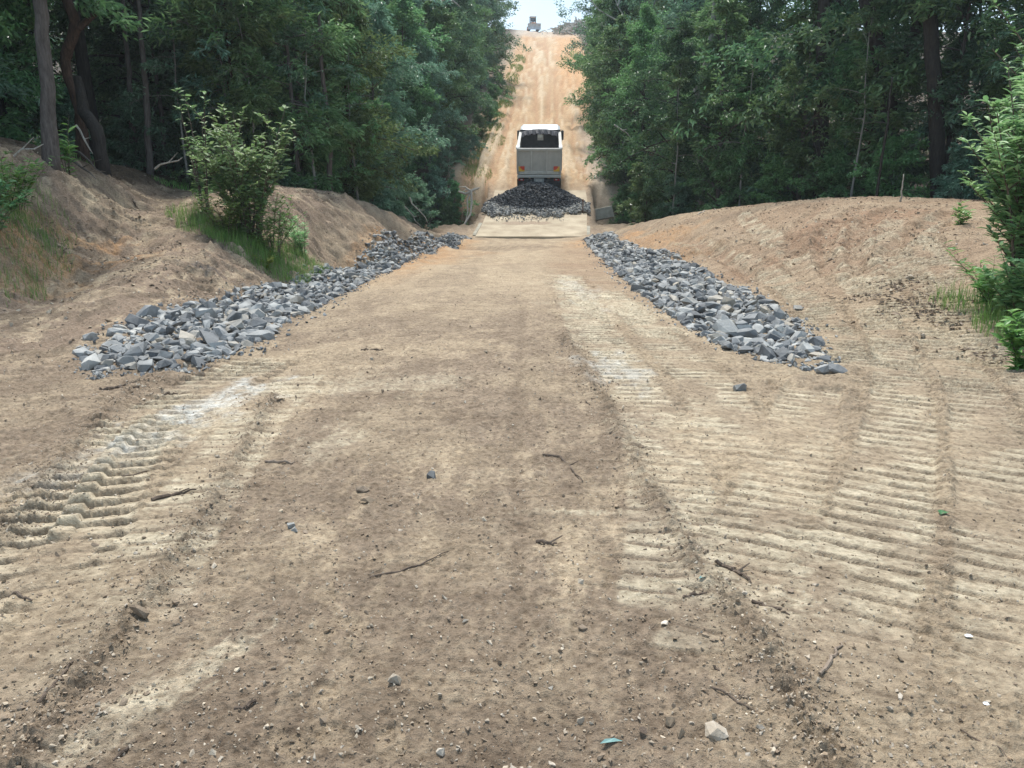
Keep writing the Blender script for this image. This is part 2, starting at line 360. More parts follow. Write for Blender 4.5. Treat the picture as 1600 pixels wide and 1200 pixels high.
RIDGES = [gp((40,1190),(130,1060),(280,870),(350,760),(430,620)), gp((0,860),(110,710),(230,590)), gp((1290,1190),(1200,1030),(1060,840),(960,660),(880,520)),
          gp((825,1190),(815,950),(805,700),(812,560),(815,480)),
          gp((1300,430),(1288,385),(1305,350),(1345,322)), gp((1345,430),(1335,380),(1360,345),(1405,322)), gp((1385,400),(1430,360),(1490,330)), gp((1240,400),(1235,370),(1262,340),(1290,322)), gp((1175,440),(1120,400),(1060,372))]
PRINTS = [(545,972,.5),(505,930,.5),(510,1092,.35),(450,1162,.9),(522,1157,.9),(610,1165,.2),(495,812,.4)]

def detail(x, y, z):
    """fine relief and soil colour on the near ground; returns dz, rgb"""
    n = x.shape; near = sstep(60, 40, y)
    lat = x-xc(y); onroad = sstep(3.1, 2.5, np.abs(lat))
    dz = .05*fbm(x*.5, y*.5, 4, 1)*(1-.7*onroad)+(.012+.02*(1-onroad))*fbm(x*3.1, y*3.1, 4, 2, .6)
    lum = fbm(x*7, y*7, 4, 3, .6)
    dz += (.008*lum+.0085*fbm(x*24, y*24, 3, 4, .65)*sstep(18, 7, y))*near
    rough = fbm(x*.35+7, y*.35, 3, 8)
    brown = np.array([.245, .192, .139]); dkbrown = np.array([.19, .147, .106]); tan = np.array([.365, .295, .205]); pale = np.array([.535, .47, .345])
    white = np.array([.55, .535, .49]); tint = np.array([1.005, .985, .985]); brown = brown*tint; dkbrown = dkbrown*tint; tan = tan*tint; pale = pale*tint; orange = np.array([.40, .235, .12]); dark = np.array([.075, .056, .04])
    col = np.tile(brown, (x.size, 1)).reshape(*n, 3)
    def mix(c, m):
        nonlocal col
        m = np.clip(m, 0, 1)[..., None]; col = col*(1-m)+c*m
    nz = fbm(x*.8, y*.8, 5, 21); n2 = fbm(x*2.6, y*1.3, 5, 22)
    mix(dkbrown, sstep(.05, .6, n2)*.45)
    mix(tan, sstep(-.1, .5, nz)*.55)
    mix(dkbrown*.92, sstep(.1, .6, fbm(x*.9, y*9, 4, 25, .6))*.45*sstep(14, 5, y)); mix(tan*1.1, sstep(.15, .7, fbm(x*5.5, y*1.1, 4, 26, .65))*.4*onroad)
    mix(tan*1.15, sstep(.25, .6, fbm(x*13, y*13, 3, 27, .6))*.25); mix(dkbrown*.85, sstep(.25, .6, fbm(x*11+4, y*11, 3, 28, .6))*.25)
    # worn wheel lanes of the graded road: pale and warm further down
    mix(tan*1.08, sstep(9, 17, y)*sstep(40, 34, y)*onroad*(.35+.5*sstep(-.3, .4, fbm(x*1.2, y*.22, 4, 31))))
    mix(orange*1.0, sstep(14, 22, y)*sstep(37, 33, y)*sstep(1.2, 2.6, np.abs(lat))*sstep(3.6, 2.9, np.abs(lat))*(.35+.4*sstep(-.3, .3, n2)))
    # right flank: compacted tan clay
    rt = sstep(.95, 1.55, lat+.2*nz)*sstep(-3, 1, y)*sstep(34, 26, y)
    lt = sstep(-1.45, -1.95, x+.2*nz)*sstep(-3.5, -2.9, x+.3*nz)*sstep(9, 7, y); mix(tan*1.08, lt*(.5+.35*sstep(-.2, .4, n2)))
    mix(tan*1.0, rt*(.45+.35*sstep(-.2, .4, n2)))
    mix(np.array([.285, .205, .14]), rt*(.45+.45*sstep(-.2, .5, fbm(x*.45, y*.45, 3, 40)))*sstep(8, 14, y))
    # tracks
    for k, (path, wd, pitch, dep, lug) in enumerate(TRACKS):
        a = np.asarray(path); bb = (x > a[:, 0].min()-1) & (x < a[:, 0].max()+1) & (y > a[:, 1].min()-1) & (y < a[:, 1].max()+1)
        if not bb.any(): continue
        xb, yb = x[bb], y[bb]; s, t = seg_st(xb, yb, path)
        s = s+k*.077+.02*pnoise(xb*2, yb*2, 60+k)+.007*pnoise(xb*9, yb*9, 61+k)
        m = sstep(wd/2+.02, wd/2-.02, np.abs(t+.02*pnoise(xb*9, yb*9, 70+k)))
        am = np.clip(.74+1.25*fbm(xb*1.4, yb*1.4, 4, 80+k), .1, 1.15)
        f = 1-(s/pitch) % 1
        sg = .05+.0065*np.clip(yb-4, 0, 16); prof = f*.5-sstep(.80, .94+.004*np.clip(yb-4, 0, 16), f)*.5-.6*np.exp(-((f-.925)/sg)**2)
        am = am*(.3+.7*sstep(2.1, 3.5, yb)); hgt = dep*(.85+.6*sstep(4.5, 8, yb) if k > 0 else 1.45)*(prof-.3)*am*(1+.10*np.clip(yb-5, 0, 14))
        if lug:
            hgt = hgt+.042*sstep(.065, .045, np.abs(t+.01*pnoise(xb*7, yb*7, 5)))*sstep(.14, .26, f)*sstep(.8, .72, f)*np.clip(am*1.3, .3, 1)*sstep(6.3, 4.9, yb)
        hgt = hgt+.012*np.exp(-((np.abs(t)-wd/2-.03)/.035)**2)*(.6+pnoise(xb*11, yb*11, 90+k))
        dz[bb] *= 1-.85*m
        dz[bb] += np.where(np.abs(t) < wd/2+.15, hgt*np.maximum(m, np.where(np.abs(t) > wd/2-.02, .9, 0)), 0)
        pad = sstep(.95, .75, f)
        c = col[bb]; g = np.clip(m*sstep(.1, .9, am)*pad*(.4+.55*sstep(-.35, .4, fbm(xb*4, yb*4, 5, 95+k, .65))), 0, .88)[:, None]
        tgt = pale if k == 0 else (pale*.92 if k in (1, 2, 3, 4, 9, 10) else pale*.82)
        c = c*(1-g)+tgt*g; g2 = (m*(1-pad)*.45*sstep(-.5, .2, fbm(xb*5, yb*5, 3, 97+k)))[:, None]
        col[bb] = c*(1-g2)+dkbrown*g2   # darker brown mixed into the grooves between the pad prints
    # pale scraped clay patches
    def blob(u, v, rx, ry, ang, c, amt, seed, stretch=3.0):
        nonlocal col
        g0 = G(u, v); R_ = max(rx, ry)*1.7; bb = (np.abs(x-g0[0]) < R_) & (np.abs(y-g0[1]) < R_)
        dx = x[bb]-g0[0]; dy = y[bb]-g0[1]; ca, sa = math.cos(ang), math.sin(ang)
        a = dx*ca+dy*sa; b = -dx*sa+dy*ca
        q = stretch/max(rx, .3)*.6; q2 = stretch/max(min(rx, ry*3), .12)*.6
        rr = np.sqrt((a/rx)**2+(b/ry)**2)+.75*fbm(a*q, b*q2*1.6, 5, seed, .65)
        m = sstep(1.15, .35, rr)*amt*(.45+.55*sstep(-.25, .2, fbm(x[bb]*8, y[bb]*5, 4, seed+3, .65))); c_ = col[bb]; col[bb] = c_*(1-m[:, None])+c*m[:, None]
        full = np.zeros(x.shape); full[bb] = m; return full
    m = blob(320,640,1.15,.36,1.95-.62,white,.85,101); dz -= .012*m
    blob(250,680,.8,.42,1.2,pale,.5,102); blob(200,1130,.55,.10,1.15,pale,.75,103,5); blob(130,1150,.5,.07,1.15,pale,.6,104,6); blob(265,1080,.3,.05,1.1,pale,.6,105,8)
    blob(590,600,.9,.35,.2,pale,.5,106); blob(520,690,.5,.2,1.3,pale,.5,107); blob(650,540,1.6,.8,.3,tan*1.2,.5,108)
    blob(930,470,3.4,.7,1.72,pale,.6,109); blob(960,575,.8,.4,1.6,white*.9,.55,110); blob(900,450,2.4,.35,1.6,white*.9,.35,111)
    blob(1180,700,1.2,.8,.8,tan*1.2,.6,112); blob(1040,660,.5,.35,.3,pale,.5,113); blob(1180,930,.25,.12,2.6,pale*1.02,.7,114,6); blob(893,800,.04,.35,1.6,pale,.6,115,5)
    blob(640,480,3,.5,1.2,tan*1.1,.5,116); blob(80,745,.9,.25,1.2,np.array([.33,.31,.28]),.4,117); blob(90,640,.8,.3,.3,tan,.5,118)
    for k in range(26):
        rr = random.Random(500+k); blob(rr.uniform(420,1000), rr.uniform(480,900), rr.uniform(.1,.5), rr.uniform(.04,.16), rr.uniform(1.2,1.9), tan*1.25, .5, 600+k, 6)
    # darker damp loose soil strips
    blob(560,1180,1.3,.35,.1,dkbrown*.95,.6,119); blob(200,600,1.4,.3,.15,dkbrown,.65,120); blob(790,390,2.4,1.2,0,dkbrown*1.1,.6,121,1.5); blob(700,400,1.5,2.5,.2,orange*1.05,.3,127,1.5)
    # left mound: brown crust, orange gully, dark bank
    lm = sstep(-4.3, -5.2, lat)*sstep(6.5, 9, y)*sstep(37, 30, y)
    mix(np.array([.235,.175,.13]), lm*.75); mix(tan*.95, lm*sstep(0, .45, nz)*.6); mix(dkbrown*.75, lm*sstep(.0, .45, fbm(x*1.7+3, y*.9, 5, 44, .6))*.7); mix(tan*1.25, lm*sstep(.2, .6, fbm(x*2.3, y*1.4, 5, 45, .6))*.6)
    blob(60,400,1.8,.6,.9,orange,.9,122,1.2); blob(120,390,1.2,.22,.9,orange*1.1,.7,123,2); blob(20,440,1.0,.5,.9,orange*.95,.6,124,2); blob(560,385,3.0,.35,1.5,orange*.8,.5,125,2); blob(600,372,2,.3,1.5,orange,.4,126,2)
    blob(330,425,.5,.18,.4,np.array([.14,.125,.115]),.75,128,3)
    # right mound bank near the creek
    blob(1010,378,1.5,3.2,.1,orange*.9,.65,130,.9); blob(1060,395,1.0,1.6,.2,orange*.7,.6,131,1); blob(985,372,.6,1.5,0,orange*1.05,.7,132,1); blob(1330,345,3.0,1.2,.4,np.array([.28,.165,.105]),.6,133,.8)
    # forest floor
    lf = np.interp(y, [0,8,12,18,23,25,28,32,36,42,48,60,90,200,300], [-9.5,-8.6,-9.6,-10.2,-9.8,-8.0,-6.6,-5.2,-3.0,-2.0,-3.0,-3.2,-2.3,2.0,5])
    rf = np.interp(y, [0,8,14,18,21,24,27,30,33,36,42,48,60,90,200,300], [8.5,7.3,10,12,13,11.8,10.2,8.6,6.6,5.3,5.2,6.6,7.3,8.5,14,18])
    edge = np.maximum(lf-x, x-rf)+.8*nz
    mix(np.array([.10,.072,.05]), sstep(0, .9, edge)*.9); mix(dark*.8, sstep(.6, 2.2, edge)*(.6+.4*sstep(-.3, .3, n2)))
    # creek banks
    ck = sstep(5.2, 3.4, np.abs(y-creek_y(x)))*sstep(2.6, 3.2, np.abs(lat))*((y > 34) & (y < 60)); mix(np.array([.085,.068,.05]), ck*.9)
    # the far hill: pale and orange clay with long wheel lines
    hill = sstep(45, 50, y)*sstep(6.5, 5.0, np.abs(lat-.6))
    hc = np.array([.43, .295, .175]); mix(hc, hill*.9)
    ln = fbm(lat*2.2, y*.03, 5, 50, .65); mix(np.array([.52,.42,.3]), hill*sstep(.05, .5, ln)*.7); mix(np.array([.36,.225,.135]), hill*sstep(-.02, -.4, ln)*.75); dz += hill*.26*ln+hill*.1*fbm(x*.4, y*.25, 3, 51)+.25*sstep(2.6, 4.5, lat)*sstep(46, 50, y)*fbm(x*.8, y*.5, 4, 52, .6)*sstep(220, 180, y)
    mix(orange*1.15, hill*sstep(1.0, 2.4, lat+.8*nz)*sstep(75, 110, y)*.75); mix(orange*.95, hill*sstep(-1.8, -2.8, lat+.5*nz)*sstep(90, 130, y)*.5)
    mix(np.array([.40,.37,.33]), hill*sstep(2.4, 3.4, lat+.5*nz)*sstep(74, 62, y)*.5)
    mix(np.array([.40,.36,.31]), sstep(170, 190, y)*sstep(9, 6, np.abs(lat))*.6)
    # loose ridges and boot prints
    for k, path in enumerate(RIDGES):
        a = np.asarray(path); bb = (x > a[:, 0].min()-.6) & (x < a[:, 0].max()+.6) & (y > a[:, 1].min()-.6) & (y < a[:, 1].max()+.6)
        xb, yb = x[bb], y[bb]; s, t = seg_st(xb, yb, path); wd = .05 if k == 3 else .075
        g = np.exp(-((t+.05*pnoise(xb*3, yb*3, 140+k))/wd)**2)
        if k > 3:
            g = np.exp(-((t+.06*pnoise(xb*2, yb*2, 140+k))/.2)**4); dz[bb] += -.07*g+.06*np.exp(-((np.abs(t)-.32)/.1)**2)*(.6+pnoise(xb*4, yb*4, 3))*(np.abs(t) < .6)
            c = col[bb]; gg = (g*.5)[:, None]; col[bb] = c*(1-gg)+np.array([.25, .165, .11])*gg; continue
        dz[bb] += g*((.022+.03*fbm(xb*14, yb*14, 3, 150+k, .7)) if k < 3 else (-.012+.01*fbm(xb*20, yb*20, 3, 150)))
        c = col[bb]; gg = (g*.4)[:, None]; col[bb] = c*(1-gg)+dkbrown*gg
    for k, (u, v, an) in enumerate(PRINTS):
        g0 = G(u, v); ca, sa = math.cos(an+1.57), math.sin(an+1.57); dx = x-g0[0]; dy = y-g0[1]
        bb = (np.abs(dx) < .3) & (np.abs(dy) < .3)
        a = (dx*ca+dy*sa)[bb]; b = (-dx*sa+dy*ca)[bb]
        m = sstep(1.1, .85, np.sqrt((a/.085)**2+(b/.05)**2)+.12*pnoise(a*30, b*30, k))
        tread = np.where(((a+np.abs(b)*.7)/.03) % 1 < .35, -.006, 0)*(.5+pnoise(a*40, b*40, 9+k))
        dz[bb] += m*(-.010+tread)+.006*np.exp(-((np.sqrt((a/.085)**2+(b/.05)**2)-1.15)/.12)**2)
        c = col[bb]; gg = (m*.4)[:, None]; col[bb] = c*(1-gg)+tan*1.12*gg
    # rilled, scraped banks
    gy, gx = np.gradient(z); 
    bank = sstep(.10, .5, slope_of(x, y, z))*near
    dz += bank*(.13*fbm(x*1.1+y*.5, y*2.2, 5, 160, .6)+.06*fbm(x*5, y*5, 4, 161, .6))
    wob = 1+.12*fbm(x*11, y*11, 3, 170)
    return dz, np.clip(col*wob[..., None], .01, .8)
def slope_of(x, y, z):
    zy = np.gradient(z, axis=0); yy = np.gradient(y, axis=0); zx = np.gradient(z, axis=1); xx = np.gradient(x, axis=1)
    return np.hypot(zx/np.maximum(np.abs(xx), 1e-6), zy/np.maximum(np.abs(yy), 1e-6))-.07

rows = [-30., -16., -9., -5., -3., -1.8, -.8, 0., .5, .9, 1.2, 1.4, 1.55]
d = 1.65
while d < 52: rows.append(d); d += min(d*d/(768*1.65)*1.45, (.0031 if d < 7 else .0026)*d if d < 25 else .006*d)
while d < 460: rows.append(d); d += d*.02
rows = np.array(rows)
tin = np.linspace(-.98, .98, 620); ext = .98+np.cumsum(.0025*1.17**np.arange(1, 40)); ext = ext[ext < 9]
tcol = np.concatenate([-ext[::-1], tin, ext])
Yg, Tg = np.meshgrid(rows, tcol, indexing='ij'); Xg = Tg*np.sqrt(Yg*Yg+1.1)
Xg = np.clip(Xg, -450, 450)
Zb = H(Xg, Yg)
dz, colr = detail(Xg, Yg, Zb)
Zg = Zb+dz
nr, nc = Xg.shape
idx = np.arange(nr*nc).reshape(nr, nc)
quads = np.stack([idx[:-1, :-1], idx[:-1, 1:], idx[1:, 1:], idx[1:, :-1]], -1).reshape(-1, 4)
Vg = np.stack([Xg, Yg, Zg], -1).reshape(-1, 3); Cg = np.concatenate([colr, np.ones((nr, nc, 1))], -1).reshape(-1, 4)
qc = Vg[quads].mean(1); lat = qc[:, 0]-xc(qc[:, 1])
isroad = (np.abs(lat) < HALF+.12*pnoise(qc[:, 1]*.8, qc[:, 0]*.8, 9)) & (qc[:, 1] > -9) & (qc[:, 1] < 205)
ishill = (qc[:, 1] > 46.5) & ~isroad
def sub(name, mask):
    f = quads[mask]; u, inv = np.unique(f, return_inverse=True)
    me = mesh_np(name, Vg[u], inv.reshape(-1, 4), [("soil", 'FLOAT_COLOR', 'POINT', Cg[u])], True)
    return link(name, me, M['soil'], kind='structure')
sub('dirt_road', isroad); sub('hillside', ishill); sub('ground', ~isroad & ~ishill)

def surf(x, y):
    """height of the finished ground surface (grid lookup)"""
    r = np.searchsorted(rows, y)-1; r = min(max(r, 0), nr-2); fr = (y-rows[r])/(rows[r+1]-rows[r])
    def at(rr):
        xs = Xg[rr]; c = min(max(np.searchsorted(xs, x)-1, 0), nc-2); fc = (x-xs[c])/(xs[c+1]-xs[c]+1e-9)
        return Zg[rr, c]*(1-fc)+Zg[rr, c+1]*fc
    return at(r)*(1-fr)+at(r+1)*fr

# creek water
mb = MB(); mb.add([(-40, 38, WATER_Z), (40, 38, WATER_Z), (40, 48, WATER_Z), (-40, 48, WATER_Z)], [(0, 1, 2, 3)])
mb.build('creek_water', M['water'], kind='structure')

# ------------------------------------------------------------------ concrete causeway
t = thing('concrete_causeway', 'tan concrete causeway slab crossing the creek below the rock pile', 'causeway', (0, 0, 0))
def slab_strip(y0, y1, hw0, hw1, zt, thick):
    ys = np.linspace(y0, y1, 9); m = MB(); V = []; F = []
    for y in ys:
        c = float(xc(y)); z = float(zroad(y))+zt-(.07 if y == ys[0] else 0)
        for a, b in ((hw0, 0), (hw1, 0), (hw1, -thick), (hw0, -thick)): V.append((c+a, y, z+b))
    for i in range(len(ys)-1):
        for k in range(4): F.append((i*4+k, i*4+(k+1) % 4, i*4+4+(k+1) % 4, i*4+4+k))
    F += [(0, 1, 2, 3), (len(V)-4, len(V)-1, len(V)-2, len(V)-3)]
    return m.add(V, F)
slab_strip(36.9, 46.2, -2.6, 2.7, .045, 1.6).build('deck', M['concrete'], t)
slab_strip(37.2, 39.0, 2.702, 2.86, .07, 1.5).build('kerb', M['concrete_grey'], t)
slab_strip(37.2, 39.6, -2.76, -2.602, .07, 1.5).build('kerb', M['concrete_grey'], t)
# worn strip of soil left on the deck
mb = MB(); rng = np.random.RandomState(3)
xs = np.linspace(-1.55, 1.0, 26); lo = []; hi = []
for k, x in enumerate(xs):
    c = float(xc(39.3)); a = 39.25+.12*rng.rand(); b = 39.8+.25*rng.rand(); f = min(k, 25-k)/3.; f = min(f, 1)
    m_ = (a+b)/2; a = m_-(m_-a)*f; b = m_+(b-m_)*f
    lo.append((c+x-.1, a, float(zroad(a))+.05)); hi.append((c+x, b, float(zroad(b))+.05))
mb.add(lo+hi, [(i, i+1, 26+i+1, 26+i) for i in range(25)])
mb.build('soil_smear', M['clod'], t)
# wing wall block on the right of the far side
o = MB().box((0, 0, 0), (1.55, .42, .62), .03).build('wing_wall', M['concrete_grey'], label='weathered concrete wing wall block jutting right beside the creek pool', category='concrete block')
p = P(936, 335, 42.6); o.location = p; o.rotation_euler = (R(-16), R(-8), R(22))
# steel stake
p = P(910, 322, 41.6); base_z = H1(p[0], p[1])
m = MB(); m.tube([(0, 0, -.5), (0.01, 0, .2), (0, .01, .62)], [.03, .03, .03], 6); m.box((0, 0, .6), (.085, .03, .1), .008)
m.build('steel_stake', M['rust'], loc=(p[0]+.02, p[1], float(zroad(41.6))+.1), label='rusty steel stake standing at the right edge of the causeway', category='stake')

# ------------------------------------------------------------------ rocks
def hull_mesh(seed, n=15, flat=.62, tint=None):
    r = random.Random(seed); bm = bmesh.new()
    for k in range(n):
        v = Vector((r.gauss(0, 1), r.gauss(0, 1), r.gauss(0, 1))).normalized()*r.uniform(.75, 1.05)
        v = Vector([max(-.8, min(.8, c)) for c in v]); bm.verts.new((v.x*.62, v.y*.5*r.uniform(.8, 1.1), v.z*.5*flat/.62))
    g = bmesh.ops.convex_hull(bm, input=bm.verts)
    bmesh.ops.delete(bm, geom=list({e for e in g['geom_interior'] if isinstance(e, bmesh.types.BMVert)}), context='VERTS')
    bmesh.ops.triangulate(bm, faces=bm.faces); bm.verts.index_update()
    V = np.array([v.co[:] for v in bm.verts]); F = np.array([[v.index for v in f.verts] for f in bm.faces]); bm.free(); return V, F
HULLS = [hull_mesh(900+k, 13+k % 5, .5+.05*(k % 5)) for k in range(18)]
def rotm(r, tilt=.5):
    e = Matrix.Rotation(r.uniform(0, 6.28), 3, 'Z') @ Matrix.Rotation(r.gauss(0, tilt), 3, 'X') @ Matrix.Rotation(r.gauss(0, tilt), 3, 'Y')
    return e
SMALL = [hull_mesh(950+k, 8, .55+.05*(k % 5)) for k in range(18)]
def rock_mass(name, items, mat, HS=None, **props):
    VV = []; FF = []; tt = []; b = 0; r = random.Random(7)
    for (x, y, z, s, k, mtx) in items:
        V, F = (HS or HULLS)[k]; W = (V*s*(r.uniform(1, 1.35), r.uniform(.8, 1.05), r.uniform(.65, 1)))@np.array(mtx).T+(x, y, z); VV.append(W); FF.append(F+b); b += len(V); tt += [r.random()]*len(F)
    me = mesh_np(name, np.concatenate(VV), np.concatenate(FF), [("tint", 'FLOAT', 'FACE', tt)])
    return link(name, me, mat, **props)
rock_meshes = [mesh_np('rock', V, F) for V, F in HULLS]
for me in rock_meshes: me.materials.append(M['rock'])
LIN = ([7.4,8.5,11,16,23,30,35.8], [-3.35,-3.05,-3.2,-3.25,-2.85,-2.35,-1.9]); LOUT = ([7.6,8.2,10,13,16,21,29,33,35.8], [-4.2,-4.75,-5.2,-5.15,-4.75,-4.1,-3.35,-2.85,-2.45])
RIN = ([7.5,8.2,9.4,11.7,17.8,26,34,36], [2.95,2.6,2.45,2.35,2.5,2.8,3.15,3.6]); ROUT = ([7.5,8,10.2,15.6,21.8,29,33,36], [3.2,3.4,4.0,4.45,4.75,4.2,4.3,4.6])
def strip_rocks(seed, ein, eout, y0, y1, big):
    r = random.Random(seed); out = []; cell = {}
    def ok(x, y, s, f):
        for i in range(-1, 2):
            for j in range(-1, 2):
                for (a, b, q) in cell.get((int(x//.5)+i, int(y//.5)+j), ()):
                    if (a-x)**2+(b-y)**2 < ((s+q)*f)**2: return False
        return True
    for layer, tries, f in ((0, 22000, .31), (1, 7000, .38)):
        cell.clear()
        for k in range(tries):
            y = r.uniform(y0, y1); xi = np.interp(y, *ein); xo = np.interp(y, *eout); a = r.random(); x = xi+(xo-xi)*a
            s = r.choice((.085, .11, .14, .17, .21, .28))*r.uniform(.85, 1.15)*(np.interp(y, [7, 12, 22], [1.05, 1.0, .9]) if big else np.interp(y, [7, 14, 24], [.98, .95, .9]))
            if layer and (a < .2 or a > .8 or y < 9.5 or r.random() < .35): continue
            if not ok(x, y, s, f): continue
            cell.setdefault((int(x//.5), int(y//.5)), []).append((x, y, s))
            z = surf(x, y)+s*.10+layer*.07
            out.append((x, y, z, s, r.randrange(18), rotm(r, .35)))
    return out
GL = 'grey riprap rocks left of the road'; GR = 'grey riprap rocks right of the road'
def emit(items, n, label, group, rest_name, rest_label):
    items = sorted(items, key=lambda i: -i[3]/i[1]**1.3)
    r = random.Random(5)
    for (x, y, z, s, k, mtx) in items[:n]:
        o = link('rock', rock_meshes[k], None, None, (x, y, z), label=label, category='rock', group=group)
        o.rotation_euler = mtx.to_euler(); o.scale = (s*r.uniform(1, 1.35), s*r.uniform(.8, 1.05), s*r.uniform(.65, 1))
    rock_mass(rest_name, items[n:], M['rock'], label=rest_label, category='rocks', kind='stuff')
li = strip_rocks(11, LIN, LOUT, 7.7, 35.8, True); ri = strip_rocks(12, RIN, ROUT, 7.9, 36, False)
emit(li, 160, 'grey angular rock in the near part of the riprap strip left of the road', GL, 'riprap', 'narrowing far part of the grey rock strip along the left bank')
emit(ri, 125, 'grey angular rock in the near part of the riprap strip right of the road', GR, 'riprap', 'narrowing far part of the grey rock strip along the right mound')
def one_rock(u, v, s, k, label, mat=None, rz=0, sc=(1, 1, 1), sink=.2, name='rock', cat='rock'):
    g = G(u, v); me = rock_meshes[k]
    if mat:
        me = me.copy(); me.materials.clear(); me.materials.append(mat)
    o = link(name, me, None, None, (g[0], g[1], surf(g[0], g[1])+s*sink), label=label, category=cat); o.rotation_euler = (0.1, .1, rz); o.scale = (s*sc[0], s*sc[1], s*sc[2]); return o
one_rock(142, 533, .17, 3, 'small grey rock lying apart behind the near end of the left rock strip', rz=.5)
one_rock(132, 560, .22, 5, 'leftmost pale rock at the near tip of the left rock strip', rz=.2)
one_rock(250, 564, .2, 7, 'flat pale grey rock at the front edge of the left rock strip', rz=.3, sc=(1.2, 1, .7))
one_rock(1308, 583, .2, 2, 'dark flat loose rock right of the near end of the right rock strip', rz=.2, sc=(1.2, .9, .6))
one_rock(1284, 583, .14, 4, 'small pale rock lying just beyond the right rock strip end')
one_rock(1138, 545, .17, 6, 'single rock lying apart on the road side of the right rock strip', rz=.9)
one_rock(1246, 485, .16, 8, 'dark rock lying on the track marked slope above the right rock strip')
one_rock(1296, 405, .22, 9, 'brown clod sitting on the tracked right mound', M['clod'], name='soil_clod', cat='clod')
one_rock(1422, 437, .16, 10, 'pale stone on the upper tracked slope of the right mound', M['pebble'])
one_rock(1546, 465, .26, 3, 'upper flat grey stone at the foot of the right bush', rz=1.0, sc=(1.2, .8, .6)); one_rock(1560, 490, .24, 11, 'lower grey stone at the foot of the right bush', rz=.4, sc=(1, .8, .7)); one_rock(1575, 478, .2, 12, 'rightmost grey stone beside the weeds on the right edge')
one_rock(617, 1071, .048, 13, 'round pale pebble in the brown soil near the bottom centre', M['pebble'], name='pebble', cat='pebble', sc=(1, 1, 1.2))
one_rock(1118, 1148, .075, 14, 'largest pale flat pebble at the bottom right of the road', M['pebble'], name='pebble', cat='pebble', sc=(1, 1.1, .6))
one_rock(676, 749, .075, 15, 'grey angular stone on the middle of the road', M['gravel'], name='stone', cat='stone')
one_rock(455, 826, .05, 16, 'upper dark grey lump on the left half of the road', M['gravel'], name='stone', cat='stone'); one_rock(460, 834, .04, 17, 'lower dark grey lump on the left half of the road', M['gravel'], name='stone', cat='stone')
one_rock(567, 771, .07, 2, 'upper flat brown clod on the road left of the grey stone', M['clod'], rz=.4, sc=(1.2, .8, .7), name='soil_clod', cat='clod'); one_rock(575, 787, .075, 6, 'lower flat brown clod on the road left of the grey stone', M['clod'], rz=.1, sc=(1.2, .8, .7), name='soil_clod', cat='clod')
one_rock(911, 984, .04, 5, 'small dark brown stone right of the centre rut', M['clod'], name='stone', cat='stone', sc=(1, .9, .9)); one_rock(219, 967, .085, 9, 'oblong dark clod on the left windrow', M['clod'], rz=-.6, sc=(1.3, .6, .7), name='soil_clod', cat='clod')
one_rock(692, 1193, .04, 1, 'pale pebble at the bottom edge below the boot prints', M['pebble'], name='pebble', cat='pebble'); one_rock(909, 1127, .032, 12, 'white pebble at the bottom right of the centre rut', M['pebble'], name='pebble', cat='pebble')
one_rock(1156, 610, .12, 3, 'pale stone on the track marks below the right rock strip', M['gravel'], name='stone', cat='stone'); one_rock(313, 587, .09, 4, 'dark clod on the soil in front of the left rock strip', M['clod'], name='soil_clod', cat='clod')

# stone chips and dust-size fragments along the riprap edges
r = random.Random(61); chips = []
for ein, eout, n in ((LIN, LOUT, 2600), (RIN, ROUT, 2200)):
    for k in range(n):
        y = 7.4+28*r.random()**1.6; xi = float(np.interp(y, *ein)); xo = float(np.interp(y, *eout)); a = r.choice((r.gauss(0, .09), r.gauss(1, .09), r.uniform(0, 1)))
        x = xi+(xo-xi)*a; sz = r.choice((.02, .03, .045, .06))*r.uniform(.8, 1.3); chips.append((x, y, surf(x, y)+sz*.2, sz, r.randrange(18), rotm(r, .6)))
rock_mass('stone_chips', chips, M['rock'], HS=SMALL, kind='stuff', label='small grey stone chips along the edges of both rock strips', category='stone chips')

# dumped pile and gravel spread on the causeway
r = random.Random(21); PX, PY = P(838, 300, 42.95)[:2]; pile = []; grav = []
for k in range(5200):
    a = r.uniform(0, 6.283); q = math.sqrt(r.random()); rx, ry = 2.75, 1.35
    x = PX+rx*q*math.cos(a); y = PY+ry*q*math.sin(a)
    h = 1.33*max(0, 1-q)**.92*(1-.25*math.exp(-(q/.16)**2))+.08
    s = r.choice((.08, .11, .14, .18))*r.uniform(.8, 1.2)
    pile.append((x, y, float(zroad(y))+.06+h*r.uniform(.93, 1.04), s, r.randrange(18), rotm(r, .8)))
core = MB(); V = []; 
for i in range(9):
    for j in range(28):
        q = 1-i/8; a = j/28*6.283; h = 1.33*max(0, 1-q)**.92*(1-.25*math.exp(-(q/.16)**2))
        y = PY+1.35*q*math.sin(a); V.append((PX+2.75*q*math.cos(a), y, float(zroad(y))+.05+h*.96))
rock_mass('rock_pile', pile, M['dark_rock'], kind='stuff', label='heap of dark crushed rock tipped behind the truck', category='rock pile')
core.add(V, [(i*28+j, i*28+(j+1) % 28, (i+1)*28+(j+1) % 28, (i+1)*28+j) for i in range(8) for j in range(28)])
core.build('pile_core', M['dark_rock'], bpy.data.objects['rock_pile'])
for k in range(3400):
    y = r.uniform(40.55, 42.6); c = float(xc(y)); x = c+r.uniform(-2.85, 2.85)
    if y < 40.75+.3*math.sin(x*2.3)+.15*math.sin(x*7)+.12*abs(x-c)+abs(r.gauss(0, .22)): continue
    s = r.choice((.07, .1, .13, .16))*r.uniform(.8, 1.2)
    grav.append((x, y, float(zroad(y))+.10+r.uniform(0, .1)+.12*max(0, (y-41.2)), s, r.randrange(18), rotm(r, .7)))
